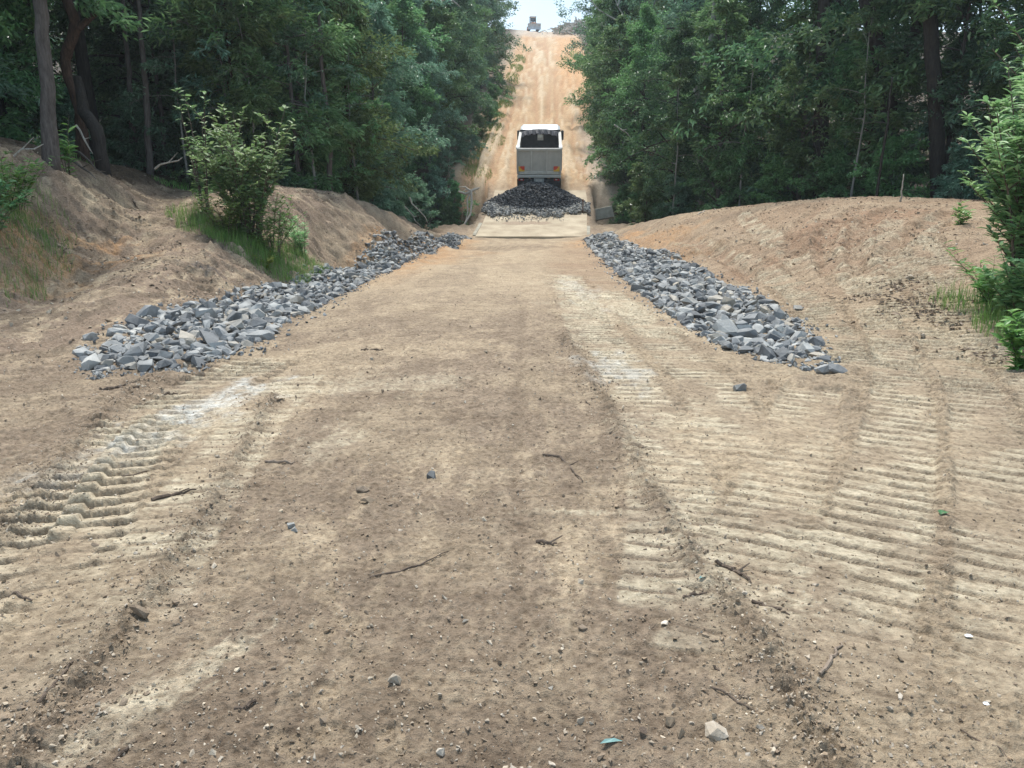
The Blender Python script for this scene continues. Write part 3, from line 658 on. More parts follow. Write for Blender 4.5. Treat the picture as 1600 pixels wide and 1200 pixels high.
for k in range(130):
    y = 40.9-abs(r.gauss(0, .6)); c = float(xc(y)); grav.append((c+r.uniform(-2.3, 1.5), y, float(zroad(y))+.11, r.uniform(.05, .1), r.randrange(18), rotm(r, .7)))
for k in range(160):
    x = r.uniform(-3.6, -1.9); y = r.uniform(40.6, 43.4); grav.append((x, y, surf(x, y)+.05, r.uniform(.12, .28), r.randrange(18), rotm(r, .7)))
rock_mass('gravel_spread', grav, M['gravel'], kind='stuff', label='lighter grey gravel spread on the causeway in front of the dark heap', category='gravel')

# loose crumbs and small pebbles over the soil
items = []; peb = []
for k in range(19000):
    y = 1.7*math.exp(r.random()**1.15*math.log(11)); x = r.uniform(-.85, .85)*y*.95
    if r.random() < .25:
        path = r.choice(RIDGES[:3]); i = r.randrange(len(path)-1); f = r.random(); x = path[i][0]*(1-f)+path[i+1][0]*f+r.gauss(0, .12); y = path[i][1]*(1-f)+path[i+1][1]*f
        if y > 9 or y < 1.5: continue
    elif x > 1.4 and r.random() < .45: continue
    s = min(.045, .005+abs(r.lognormvariate(-5.15, .55)))*(1 if y < 6 else 1.35)
    (peb if r.random() < .36 else items).append((x, y, surf(x, y)+s*.18, s, r.randrange(18), rotm(r, .6)))
for k in range(6500):
    y = r.uniform(8, 30); x = r.choice((-1, 1))*r.uniform(4.6, 10)
    s = .012+abs(r.lognormvariate(-4.2, .65)); s = min(s, .12)
    (peb if r.random() < .4 else items).append((x, y, surf(x, y)+s*.15, s, r.randrange(18), rotm(r, .6)))
rock_mass('soil_crumbs', items, M['clod'], HS=SMALL, kind='stuff', label='loose brown soil crumbs scattered over the dirt', category='soil crumbs')
rock_mass('small_pebbles', peb, M['pebble'], HS=SMALL, kind='stuff', label='small pale pebbles scattered over the dirt', category='pebbles')

# ------------------------------------------------------------------ tipper truck
def build_truck():
    tr = thing('tipper_truck', 'grey tipper truck with white cab parked behind the dark rock heap', 'truck')
    W = 2.46
    m = MB()
    for s in (-1, 1): m.box((s*.42, 3.3, .98), (.1, 7.4, .26), .01)
    for y in (.3, 1.6, 3.0, 4.6, 6.4): m.box((0, y, .98), (.76, .12, .2), .01)
    m.build('chassis', M['truck_dark'], tr)
    # tray: floor, sides with ribs, headboard
    tray = MB().box((0, 2.35, 1.32), (W-.12, 4.6, .1), .01).build('tray', M['truck_grey'], tr)
    for s in (-1, 1):
        MB().box((s*(W/2-.05), 2.4, 2.02), (.08, 4.62, 1.34), .015).build('side_wall', M['truck_grey'], tray)
        MB().box((s*(W/2-.06), 2.36, 2.73), (.17, 4.7, .11), .02).build('top_rail', M['truck_grey'], tray)
        MB().box((s*(W/2-.06), .35, 2.74), (.19, .7, .13), .02).build('rail_cap', M['truck_pale'], tray)
        for y in (.9, 1.9, 2.9, 3.9): MB().box((s*(W/2+.015), y, 1.9), (.06, .1, 1.1), .01).build('side_rib', M['truck_grey'], tray)
    MB().box((0, 4.72, 2.1), (W-.02, .1, 1.6), .02).build('headboard', M['truck_dark'], tray)
    MB().box((0.02, 4.66, 2.5), (.36, .03, .42), .005).build('headboard_window', M['dusty_white'], tray)
    # tarpaulin folded against the headboard, sagging over a hoop
    m = MB(); n = 25; V = []; F = []
    for i in range(n):
        a = i/(n-1)*2-1; z = 2.74+.22*max(0, 1-abs(a)**2.4)
        for (yy, zz) in ((4.62, z), (4.25, z+.03), (3.95+.05*math.sin(i*1.7), z-.12-.10*math.sin(i*.9)**2), (4.1, 2.62+.12*max(0, 1-abs(a)**2)-.25*max(0, 1-abs(a*1.1)**4)*0)):
            V.append((a*(W/2-.04), yy, zz))
    for i in range(n-1):
        for k in range(3): F.append((i*4+k, (i+1)*4+k, (i+1)*4+k+1, i*4+k+1))
    m.add(V, F).build('tarpaulin', M['tarp'], tr)
    m = MB(); m.tube([(-W/2+.05, 4.3, 2.6), (-.9, 4.3, 2.83), (-.4, 4.3, 2.96), (.4, 4.3, 2.96), (.9, 4.3, 2.83), (W/2-.05, 4.3, 2.6)], [.03]*6, 6); m.build('tarp_hoop', M['truck_dark'], tr)
    MB().box((0, 4.3, 2.66), (.3, .5, .2), .03).build('tarp_roller', M['dusty_white'], tr)
    # tailgate
    tg = MB().box((0, .02, 2.04), (W-.04, .07, 1.36), .02).build('tailgate', M['truck_grey'], tr)
    MB().box((0, -.035, 2.7), (W-.02, .1, .13), .02).build('top_rail', M['truck_rail'], tg)
    for x in (-.42, .42): MB().box((x, -.045, 2.07), (.08, .06, 1.14), .015).build('rib', M['truck_rail'], tg)
    for x in (-1.18, 1.18): MB().box((x, -.04, 2.04), (.09, .09, 1.34), .015).build('corner_post', M['truck_grey'], tg)
    MB().box((0, -.035, 1.435), (2.16, .05, .15), .015).build('white_strip', M['dusty_white'], tg)
    for s in (-1, 1):
        b = MB().add([(s*1.13, -.075, 1.52), (s*.80, -.075, 1.52), (s*.80, -.075, 1.62), (s*1.10, -.075, 1.80), (s*1.13, -.075, 1.80),
                      (s*1.13, -.045, 1.52), (s*.80, -.045, 1.52), (s*.80, -.045, 1.62), (s*1.10, -.045, 1.80), (s*1.13, -.045, 1.80)],
                     [(0, 1, 2, 3, 4), (9, 8, 7, 6, 5), (0, 5, 6, 1), (1, 6, 7, 2), (2, 7, 8, 3), (3, 8, 9, 4), (4, 9, 5, 0)]).build('marker_plate', M['amber'], tg)
        MB().add([(s*1.04, -.082, 1.80), (s*.80, -.082, 1.80), (s*.80, -.082, 1.60), (s*.92, -.082, 1.60), (s*1.04, -.082, 1.72),
                  (s*1.04, -.062, 1.80), (s*.80, -.062, 1.80), (s*.80, -.062, 1.60), (s*.92, -.062, 1.60), (s*1.04, -.062, 1.72)],
                 [(0, 1, 2, 3, 4), (9, 8, 7, 6, 5), (0, 5, 6, 1), (1, 6, 7, 2), (2, 7, 8, 3), (3, 8, 9, 4), (4, 9, 5, 0)]).build('red_patch', M['red'], b)
    MB().box((0, -.05, 1.25), (W-.04, .14, .14), .02).build('rear_bar', M['truck_rail'], tr)
    m = MB().box((0, .0, .92), (2.3, .06, .34), .01); m.build('lamp_panel', M['truck_dark'], tr)
    for s in (-1, 1):
        l = MB().box((s*.98, -.06, 1.06), (.3, .06, .11), .015).build('tail_lamp', M['red_dark'], tr)
        MB().box((s*.96, -.095, 1.075), (.12, .015, .05), .004).build('lens', M['dusty_white'], l)
        MB().box((s*.93, .12, .62), (.58, .025, .9), .005).build('mudflap', M['truck_grey'] if False else M['rubber'], tr)
    pl = MB().box((0, -.07, .98), (.56, .03, .34), .008).build('plate_panel', M['plate'], tr)
    MB().box((0, -.09, 1.03), (.36, .01, .12), .003).build('number_plate', M['dusty_white'], pl)
    # wheels
    def wheel(x, y, wd):
        a = MB(); n = 28; prof = [(-.5, .36), (-.5, .46), (-.4, .5), (.4, .5), (.5, .46), (.5, .36)]
        V = []; F = []
        for i in range(n):
            an = i/n*6.28318
            for (px, pr) in prof: V.append((x+px*wd, y+pr*math.cos(an), .5+pr*math.sin(an)))
        for i in range(n):
            for k in range(5): F.append((i*6+k, ((i+1) % n)*6+k, ((i+1) % n)*6+k+1, i*6+k+1))
        ty = a.add(V, F).build('wheel', M['rubber'], tr)
        b = MB(); V = []; F = []
        for i in range(n):
            an = i/n*6.28318
            for (px, pr) in ((-.3, .365), (-.18, .12), (.18, .12), (.3, .365)): V.append((x+px*wd, y+pr*math.cos(an), .5+pr*math.sin(an)))
        for i in range(n):
            for k in range(3): F.append((i*4+k, ((i+1) % n)*4+k, ((i+1) % n)*4+k+1, i*4+k+1))
        b.add(V, F).build('rim', M['steel'], ty)
    for s in (-1, 1):
        for y in (.85, 2.15):
            wheel(s*1.08, y, .26); wheel(s*.76, y, .26)
        wheel(s*1.05, 6.2, .3)
        MB().box((s*1.0, 3.9, .85), (.5, 1.3, .55), .05).build('fuel_tank', M['truck_dark'], tr)
    # cab
    cab = MB().prism([(5.05, 1.0), (5.05, 2.75), (5.2, 2.86), (6.3, 2.86), (6.9, 1.95), (6.95, .7), (5.4, .7)], -1.18, 1.18).build('cab', M['truck_white'], tr)
    V = []; prof = [(4.98, 2.80), (5.0, 2.90), (5.5, 3.04), (6.2, 3.06), (6.6, 2.9), (6.62, 2.72)]
    m = MB(); 
    for x in (-1.2, -1.05, 1.05, 1.2):
        for (y, z) in prof: V.append((x, y+(.05 if abs(x) > 1.1 else 0), z-(.14 if abs(x) > 1.1 and z > 2.85 else 0)))
    F = [(i*6+k, (i+1)*6+k, (i+1)*6+k+1, i*6+k+1) for i in range(3) for k in range(5)]+[tuple(range(6)), tuple(range(18, 24))]
    m.add(V, F).build('roof', M['truck_white'], cab)
    MB().box((0, 5.035, 2.35), (2.2, .03, .8), .01).build('rear_window', M['glass'], cab)
    for s in (-1, 1):
        MB().box((s*1.192, 5.95, 2.3), (.02, .8, .55), .005).build('side_window', M['glass'], cab)
        mr = MB().box((s*1.36, 6.55, 2.36), (.18, .12, .56), .03).build('mirror', M['truck_dark'], tr)
        m = MB(); m.tube([(s*1.1, 6.5, 2.7), (s*1.36, 6.55, 2.68), (s*1.36, 6.55, 2.0), (s*1.15, 6.6, 1.95)], [.018]*4, 5); m.build('mirror_arm', M['truck_dark'], mr)
    return tr
tr = build_truck()
ty0 = 44.35; a = math.atan2(float(zroad(ty0+6.2)-zroad(ty0+1)), 5.2)
hx = float(xc(ty0+6)-xc(ty0))/6
for nm_ in ('cab', 'mirror'):
    for c_ in tr.children:
        if c_.name.split('.')[0] == nm_: c_.location.z -= .12
tr.location = (P(842, 300, ty0)[0], ty0, float(zroad(ty0+.9))+.06-.9*math.sin(a)); tr.rotation_euler = (a, 0, -math.atan(hx))

# ------------------------------------------------------------------ bulldozer and brush heap on the hilltop
def build_dozer():
    d = thing('bulldozer', 'small bulldozer with orange hood and dark cab on the hilltop skyline', 'bulldozer')
    m = MB(); V = []; F = []; n = 9
    for i in range(n):
        b = i/(n-1); z = .05+1.25*b; y = -2.3+.22*math.sin(b*math.pi)
        for x in (-1.45, 1.45): V.append((x, y, z))
        for x in (1.45, -1.45): V.append((x, y+.08, z))
    for i in range(n-1):
        for k in range(4): F.append((i*4+k, i*4+(k+1) % 4, i*4+4+(k+1) % 4, i*4+4+k))
    F += [(0, 1, 2, 3), (len(V)-4, len(V)-3, len(V)-2, len(V)-1)]
    m.add(V, F).build('blade', M['steel'], d)
    for s in (-1, 1):
        poly = [(-1.5, .35), (-1.3, .05), (1.3, .05), (1.5, .4), (1.2, .85), (-1.2, .85)]
        tk = MB().prism(poly, s*.75, s*1.3).build('track', M['truck_dark'], d)
        for k in range(8): MB().box((s*1.025, -1.2+k*.34, .875), (.57, .09, .06), .01).build('track_pad', M['truck_dark'], tk)
        m = MB(); m.tube([(s*1.35, .3, .4), (s*1.35, -2.1, .4)], [.1, .1], 6); m.build('push_arm', M['orange_paint'], d)
    MB().box((0, -.8, 1.2), (1.1, 1.5, .75), .06).build('hood', M['orange_paint'], d)
    MB().box((0, .0, 1.42), (2.5, .6, .12), .03).build('fender', M['orange_paint'], d)
    m = MB(); m.tube([(.35, -.9, 1.5), (.35, -.9, 2.3)], [.06, .06], 8); m.build('exhaust', M['truck_dark'], d)
    cb = MB()
    for x in (-.62, .62):
        for y in (.1, 1.3): cb.box((x, y, 2.2), (.1, .1, 1.5), .01)
    cb.box((0, .7, 1.6), (1.3, 1.25, .5), .03); cab = cb.build('cab', M['truck_dark'], d)
    MB().box((0, .7, 3.0), (1.5, 1.5, .14), .04).build('cab_roof', M['truck_pale'], cab)
    MB().box((0, .09, 2.35), (1.1, .02, .8), .005).build('windscreen', M['glass'], cab)
    MB().box((0, .8, 2.0), (.5, .3, .7), .05).build('seat', M['truck_pale'], cab)
    return d
dz_ = build_dozer(); q = P(833, 51, 203); dz_.location = (q[0], 203, float(H1(q[0], 203))); dz_.rotation_euler = (0, 0, .1); dz_.scale = (1.08,)*3
r = random.Random(31); m = MB()
for k in range(420):
    u = r.gauss(0, .42); v = r.gauss(0, .4); x = 15.4+u*7; y = 190+v*7; h = 2.4*math.exp(-(u*u+v*v)*1.2)*r.random()
    z = H1(x, y)+h; a = r.uniform(0, 6.28); e = r.gauss(0, .35); l = r.uniform(.5, 1.9); dvec = np.array([math.cos(a)*math.cos(e), math.sin(a)*math.cos(e), math.sin(e)])*l
    c = np.array([x, y, z+.15]); m.tube([c-dvec, c+dvec*.1+(0, 0, .1), c+dvec], [r.uniform(.06, .2), .12, .05], 5)
m.build('brush_heap', M['dead_wood'], kind='stuff', label='grey heap of cleared branches at the top of the hill', category='brush heap')

# ------------------------------------------------------------------ trees
def leaves_mesh(name, pos, ax, nrm, ln, wd, rng, six=False):
    n = len(pos); ax = ax/(np.linalg.norm(ax, axis=1)[:, None]+1e-9); sd = np.cross(ax, nrm); sd /= np.linalg.norm(sd, axis=1)[:, None]+1e-9
    up = np.cross(sd, ax); ln = ln[:, None]; wd = wd[:, None]
    b = pos; tip = pos+ax*ln-up*ln*.18
    if not six:
        l = pos+ax*ln*.45+sd*wd*.5+up*wd*.18; rr = pos+ax*ln*.45-sd*wd*.5+up*wd*.18
        V = np.stack([b, rr, tip, l], 1).reshape(-1, 3); F = np.arange(n*4).reshape(n, 4); t = np.repeat(rng.rand(n), 1)
    else:
        l1 = pos+ax*ln*.28+sd*wd*.45+up*wd*.16; l2 = pos+ax*ln*.68+sd*wd*.40+up*wd*.1-up*ln*.05
        r1 = pos+ax*ln*.28-sd*wd*.45+up*wd*.16; r2 = pos+ax*ln*.68-sd*wd*.40+up*wd*.1-up*ln*.05; c = pos+ax*ln*.48-up*ln*.02
        V = np.stack([b, r1, r2, tip, l2, l1, c], 1).reshape(-1, 3); k = np.arange(n)[:, None]*7
        F = np.concatenate([k+np.array([[0, 1, 2, 6]]), k+np.array([[6, 2, 3, 4]]), k+np.array([[0, 6, 4, 5]])], 1).reshape(-1, 4); t = np.repeat(rng.rand(n), 3)
    return mesh_np(name, V, F, [("tint", 'FLOAT', 'FACE', t)])
def make_tree(seed, h=8., r0=.1, c0=.08, c1=1., crad=2., nb=34, nsub=7, nl=48, ll=.13, lw=.045, up=.25, droop=.25, wob=.25, prof=None, lean=(0, 0), six=False, tufts=.5, subl=.4, tn=7):
    rng = np.random.RandomState(seed); m = MB()
    tz = np.linspace(0, 1, 9); off = np.cumsum(rng.randn(9, 2)*wob*.12*h/8, 0); off -= off[0]
    off += np.outer(tz**1.3, np.array(lean)*h)
    T = np.stack([off[:, 0], off[:, 1], tz*h-.25], 1)
    tr_ = r0*(1-.86*tz)*(1+.5*np.exp(-tz*22)); m.tube(T, tr_, tn, False)
    def at(t): return np.array([np.interp(t, tz, T[:, k]) for k in range(3)]), np.interp(t, tz, tr_)
    prof = prof or (lambda t: .55+.45*math.sin(math.pi*min(1, t*1.25)) if t < .7 else max(.12, (1-t)/.3)**.6*.75)
    A = []; B = []
    for b in range(nb):
        tt = c0+(c1-c0)*((b+rng.rand())/nb); o, rr = at(tt); az = b*2.39996+rng.randn()*.35; rel = (tt-c0)/(c1-c0+1e-6)
        Ln = crad*prof(rel)*rng.uniform(.45, 1.25)*(1+.3*math.sin(az*2+seed+rel*5)); el = up+rng.randn()*.4+.4*rel
        dh = np.array([math.cos(az), math.sin(az), 0]); s = np.linspace(0, 1, 6)
        pts = o+np.outer(s*Ln, dh)*math.cos(el)+np.outer(s*Ln*math.sin(el)-droop*Ln*s**2, [0, 0, 1])+np.cumsum(rng.randn(6, 3)*.03*Ln, 0)*s[:, None]
        pts[0] = o; m.tube(pts, np.maximum(.006, min(rr*.6, .04*r0/.1)*(1-.85*s)), 4, False)
        for k in range(nsub):
            q = .25+.75*(k+rng.rand())/nsub; p0 = np.array([np.interp(q, s, pts[:, c]) for c in range(3)])
            ang = az+(1 if k % 2 else -1)*rng.uniform(.35, 1.15)*(1.1-q*.5); sl = Ln*subl*rng.uniform(.5, 1.15)*(1.15-q*.5)
            p1 = p0+sl*np.array([math.cos(ang), math.sin(ang), rng.randn()*.5+.12-droop*.3]); A.append(p0); B.append(p1)
            m.tube([p0, (p0+p1)/2+rng.randn(3)*.03*sl, p1], [.008, .006, .003], 3, False)
    A = np.array(A); B = np.array(B); n = len(A); ii = np.repeat(np.arange(n), nl)
    f = rng.rand(n*nl)**tufts; D = B[ii]-A[ii]; dl = np.linalg.norm(D, axis=1)[:, None]+1e-6
    pos = A[ii]+D*f[:, None]*1.08+rng.randn(n*nl, 3)*np.array([.10, .10, .08])*max(.5, crad/2.2)
    ax = D/dl*.7+rng.randn(n*nl, 3)*np.array([.6, .6, .35])-np.array([0, 0, .15]); nm = np.array([0, -.0, 1.])+rng.randn(n*nl, 3)*.6
    keep = pos[:, 2] > .02
    pos, ax, nm = pos[keep], ax[keep], nm[keep]; sz = rng.uniform(.65, 1.2, len(pos))
    return m.mesh('trunk', True), leaves_mesh('crown', pos, ax, nm, ll*sz, lw*sz, rng, six)
PROTO = {
    'broad0': (make_tree(1, 10.5, .12, .02, 1, 2.6, 50, 8, 40, .24, .1, .2, .25), 'bark_grey', 'leaf_mid'),
    'broad1': (make_tree(2, 10, .11, .03, 1, 2.4, 48, 8, 40, .23, .095, .25, .3), 'bark_grey', 'leaf_blue'),
    'layer0': (make_tree(3, 9.5, .09, .04, 1, 2.5, 40, 9, 50, .23, .06, .05, .12, .3, subl=.5), 'bark_grey', 'leaf_blue'),
    'layer1': (make_tree(4, 9, .08, .06, 1, 2.4, 38, 9, 50, .23, .058, .05, .15, .4, subl=.5), 'bark_brown', 'leaf_mid'),
    'fine0': (make_tree(5, 12, .15, .02, 1, 2.9, 66, 8, 46, .18, .08, .25, .3), 'bark_dark', 'leaf_dark'),
    'fine1': (make_tree(6, 11, .14, .03, 1, 2.7, 60, 8, 46, .18, .08, .2, .35), 'bark_dark', 'leaf_dark'),
    'tall0': (make_tree(7, 17, .24, .36, 1, 4.2, 30, 8, 44, .28, .12, .3, .25), 'bark_dark', 'leaf_dark'),
    'tall1': (make_tree(8, 15, .2, .32, 1, 3.8, 28, 8, 44, .28, .11, .3, .3, .5), 'bark_grey', 'leaf_mid'),
    'pole': (make_tree(9, 7, .05, .35, 1, 1.3, 16, 5, 30, .18, .06, .2, .3, .6), 'bark_pale', 'leaf_mid'),
    'bush0': (make_tree(10, 2.5, .035, .02, 1, 1.2, 30, 6, 34, .15, .06, .6, .2, .5), 'bark_grey', 'leaf_mid'),
    'bush1': (make_tree(11, 2.0, .03, .02, 1, 1.1, 26, 6, 34, .15, .06, .7, .3, .5), 'bark_grey', 'leaf_blue'),
}
def plant(kind, x, y, sc=1., rz=None, label='', group=None, name='tree', cat='tree', sink=0., leaf=None, bark=None, tilt=(0, 0), rnd=random.Random(77)):
    (tm, cm), bk, lf = PROTO[kind]
    e = thing(name, label, cat, (x, y, H1(x, y)-sink), rnd.uniform(0, 6.28) if rz is None else rz, group)
    e.rotation_euler[0], e.rotation_euler[1] = tilt
    e.scale = (sc*rnd.uniform(.92, 1.08), sc*rnd.uniform(.92, 1.08), sc)
    link('trunk', tm, M[bk], e); c = link('crown', cm, M[lf], e)
    if leaf: c.material_slots[0].link = 'OBJECT'; c.material_slots[0].material = M[leaf]
    return e
NM = {'broad': 'broad leaved tree', 'layer': 'narrow leaved layered tree', 'fine': 'dark small leaved tree', 'tall_': 'tall canopy tree', 'pole': 'thin pole like sapling', 'bush': 'low leafy bush'}
LV = random.Random(12)
ORD = 'first second third fourth fifth sixth seventh eighth ninth tenth eleventh twelfth thirteenth fourteenth fifteenth sixteenth seventeenth eighteenth'.split()
def forest(spots, where, rank=None):
    """rank: key that orders the spots as the label counts them; without it look-alikes share a label"""
    order = sorted(spots, key=rank) if rank else spots
    for n, (k, x, y, sc) in enumerate(order):
        kk = 'tall_' if k.startswith('tall') else ('pole' if k == 'pole' else k[:-1])
        nm = 'bush' if kk == 'bush' else 'tree'
        lab = f'{NM[kk]}, {ORD[n]} {where}' if rank else f'{NM[kk]} {where}'
        plant(k, x, y, sc, None, lab, f'{nm}s {where}' if rank else f'{NM[kk]} {where}', nm, nm, leaf=LV.choice((None, None, 'leaf_fresh2', 'leaf_blue', 'leaf_blue', 'leaf_mid')) if rank else None)
LEFT_FRONT = [('layer0',-7.2,26.8,1.0),('layer1',-6.0,30.0,.95),('broad1',-7.9,29.5,1.0),('layer0',-5.6,33.5,.9),('layer1',-8.7,25.8,.9),('broad0',-9.8,27.5,1.0),
    ('layer0',-14.2,19.2,1.0),('layer1',-12.6,17.6,.8),('broad0',-15.0,23,1.0)]
LEFT_CREEK = [('broad1',-7.4,37,1.0),('broad0',-6.6,48.5,1.0),('layer0',-5.4,50,.8),('broad1',-5.0,53.5,.95),('fine1',-4.6,58,.95),('broad1',-4.6,64,1.05),('fine0',-4.2,71,1.05),('broad1',-3.9,79,1.2),('fine1',-3.4,88,1.25),('broad0',-3.2,98,1.3),('fine0',-7.5,60,1.15),('fine1',-6.5,75,1.3),('broad0',-8,54,1.2),('tall1',-8.5,47.5,.8),('fine1',-4.5,92,1.4),('broad0',-9.3,41.5,1.1)]
LEFT_BACK = [('fine0',-12.5,28,1.0),('fine1',-10.8,31.5,1.0),('fine0',-9,34.5,1.0),('fine1',-14.5,31,1.1),('fine0',-17,27,1.0),('fine1',-19,23,1.0),('tall0',-13.5,26,1.0),('tall0',-17.5,31,1.0),('tall0',-19,19,1.0),('broad0',-12,38,1.2),('fine0',-16,36,1.2),('fine1',-21,29,1.2),('fine0',-22,22,1.1),('fine1',-20,15.5,1.0),('fine0',-25,26,1.3),('fine1',-19,42,1.4),('fine0',-13,46,1.4),('fine1',-24,35,1.4),('fine0',-29,33,1.5),('broad1',-17.5,16,1.0),('tall1',-15.5,12,1.0)]
RIGHT_CREEK = [('fine0',7.6,47.3,.9),('broad0',7.0,50.5,.9),('fine1',7.1,55,1.0),('fine0',7.4,61,1.1),('broad1',8.0,68,1.15),('fine1',8.7,77,1.25),('fine0',10.6,52,1.2),('broad0',11.5,47.5,1.1),('fine1',12,58,.8),('fine0',15,52,.7),('broad1',11.2,88,1.3),('tall0',13,64,1.0)]
RIGHT_FRONT = [('fine1',7.4,36.0,.8),('broad0',9.0,34.6,.9),('fine0',10.6,36,1.0),('broad0',11.4,31.5,.85),('layer1',13.2,29.6,.85),('broad1',12.6,33,1.0),('broad0',15.4,28.2,.95),('layer1',16.0,25.2,.85),('fine0',17.2,27.2,.95),('broad0',16.0,22.2,.8),('fine1',18.2,23.6,1.0),('layer0',16.4,18.6,.85),('broad1',18.6,19.6,.95),('fine1',15.5,15.5,.85),('broad0',13.8,12.0,.85)]
RIGHT_BACK = [('fine0',14.5,34.5,0.66),('fine1',17.6,32,0.66),('tall1',22.6,31,1.0),('fine0',20.6,28,0.66),('tall0',21,24,1.0),('fine1',22.4,24.5,0.66),('fine0',22,19,0.66),('tall1',20.5,16,1.0),('fine1',19.5,13.5,0.60),('fine0',13,39,0.72),('fine1',18,38,0.78),('fine0',23,34,0.78),('fine1',26,28,0.78),('tall0',17,42,1.1)]
cr = lambda t: -t[2]; up_ = lambda t: t[2]
rq = random.Random(3)
def hillfill(sx):
    out = []
    for y in range(50, 125, 8):
        for q in (13, 18, 24, 31, 39):
            if sx > 0 and q > 16: continue
            out.append((rq.choice(('fine0', 'fine1', 'broad0', 'broad1')), float(xc(y))+sx*(q+rq.uniform(-1.5, 1.5)), y+rq.uniform(-3, 3), rq.uniform(1.1, 1.4)))
    return out
forest(LEFT_FRONT, 'back from the creek on the left forest edge', cr); forest(LEFT_CREEK, 'tree up the left side of the hill road', up_); forest(LEFT_BACK, 'deep in the left forest behind the front trees')
forest(RIGHT_CREEK, 'tree up the right side of the hill road', up_); forest(RIGHT_FRONT, 'back from the creek on the right forest edge', cr); forest(RIGHT_BACK, 'deep in the right forest behind the front trees')
forest(hillfill(-1), 'far up the wooded hill left of the road'); forest(hillfill(1), 'far up the wooded hill right of the road')
rr = random.Random(9)
LB = [(rr.choice(('bush0', 'bush1')), x, y, rr.uniform(.7, 1.1)) for x, y in ((-9.3,25.2),(-7.6,25.8),(-6.4,28),(-5.5,31),(-13.5,24.6),(-12.2,26),(-13.2,15.6),(-12.6,14.2),(-5.5,35.6),(-11.6,27.4),(-14.6,17),(-4.4,36.8),(-5.2,38.4),(-4.6,46.6),(-3.4,46.4),(-3.9,45.6))]
forest(LB, 'back from the creek along the left bank top', cr)
HB = [(rr.choice(('bush0', 'bush1')), x, y, rr.uniform(.6, 1.0)) for x, y in ((-3.4,52),(-2.7,56),(-2.4,61),(-2.0,67),(-1.6,74),(-4.4,48.6),(-1.2,84))]
forest(HB, 'up the left edge of the hill road', up_)
RB = [(rr.choice(('bush0', 'bush1')), x, y, rr.uniform(.8, 1.2)) for x, y in ((6.4,37.4),(7.4,35),(9.1,33.2),(10.3,31.2),(11.8,29.3),(13.1,27.4),(14.2,25),(14.8,22.6),(15,20.2),(14.6,17.8),(13.8,15.2),(6.6,46.6),(7.6,46.2),(9,46.2),(7.0,48.6))]
forest(RB, 'back from the creek behind the right mound crest', cr)
pl_ = [('pole',-6.6,26.6,1.0),('pole',-5.7,29.4,.95),('pole',-9.2,25.6,1.05),('pole',-4.35,48.0,.6),('pole',-3.7,47.4,.55),('pole',-8.3,25.4,.9),('pole',-4.9,46.9,.6),('pole',-10.3,25.2,.9)]
forest(pl_, 'sapling back from the hill on the left bank', cr)

forest([('pole',9.4,32.6,1.0),('pole',12.2,28.4,1.0),('pole',14.9,24.0,1.0),('pole',7.2,35.0,1.0)], 'sapling back from the creek on the right forest edge', cr)

# distinct trunks
def trunk_tree(pts, rad, mat, label, limbs=(), n=9, name='tree', crown=None):
    """a named trunk given by points; limbs: lists of (points, radii)"""
    pts = np.array(pts, float); o = pts[0]; e = thing(name, label, 'tree', tuple(o)); m = MB()
    P0 = pts-o; k = np.linspace(0, len(P0)-1, len(P0)*4); P1 = np.stack([np.interp(k, np.arange(len(P0)), P0[:, c]) for c in range(3)], 1)
    R1 = np.interp(k, np.arange(len(P0)), rad); rg = np.random.RandomState(len(label)); P1[1:-1] += rg.randn(len(P1)-2, 3)*.012
    m.tube(P1, R1, n, True)
    for lp, lr in limbs: m.tube(np.array(lp)-o, lr, 6, False)
    link('trunk', m.mesh('trunk', True), M[mat], e)
    if crown: 
        (tm, cm), bk, lf = PROTO[crown[0]]; c = link('crown', cm, M[lf], e); c.location = crown[1]; c.scale = (crown[2],)*3
    return e
def gz(u, v, d): 
    p = P(u, v, d); return (p[0], p[1], H1(p[0], p[1])-.2)
b = gz(80, 262, 17)
trunk_tree([b, P(75, 150, 17), P(64, 20, 17), P(58, -60, 17), (P(55, -90, 17)+(0, 0, 4)), (P(55, -90, 17)+(.3, 0, 9))], [.19, .14, .13, .125, .1, .05], 'bark_grey', 'straight grey trunk standing on the left bank at the picture edge', crown=('tall1', (0, 0, 1), .8))
b = gz(128, 236, 22)
trunk_tree([b, P(126, 180, 22), P(100, 95, 22), P(118, 40, 22), P(100, -20, 22), P(80, -60, 22)+(0, 0, 3)], [.2, .14, .125, .14, .12, .08], 'bark_brown', 'thick twisted reddish brown trunk behind the left grey trunk', limbs=[([P(104, 90, 22), P(112, 60, 22), P(116, 30, 22)], [.12, .12, .1]), ([P(116, 50, 22), P(150, 20, 22), P(160, -30, 22)], [.1, .07, .05])], crown=('tall1', (0, 0, 1), .8))
b = gz(160, 248, 21)
trunk_tree([b, P(150, 200, 21), P(132, 175, 21.3), P(120, 120, 21.5)], [.18, .17, .15, .1], 'bark_dark', 'black leaning trunk at the edge of the dark hollow on the left')
b = gz(430, 260, 27)
trunk_tree([b, P(412, 150, 27), P(396, 60, 27), P(380, -20, 27), P(370, -60, 27)+(0, 0, 3)], [.12, .1, .09, .08, .04], 'bark_pale', 'slender pale trunk leaning left above the sapling shrub', crown=('pole', (-1, 0, 2.5), 1.2))
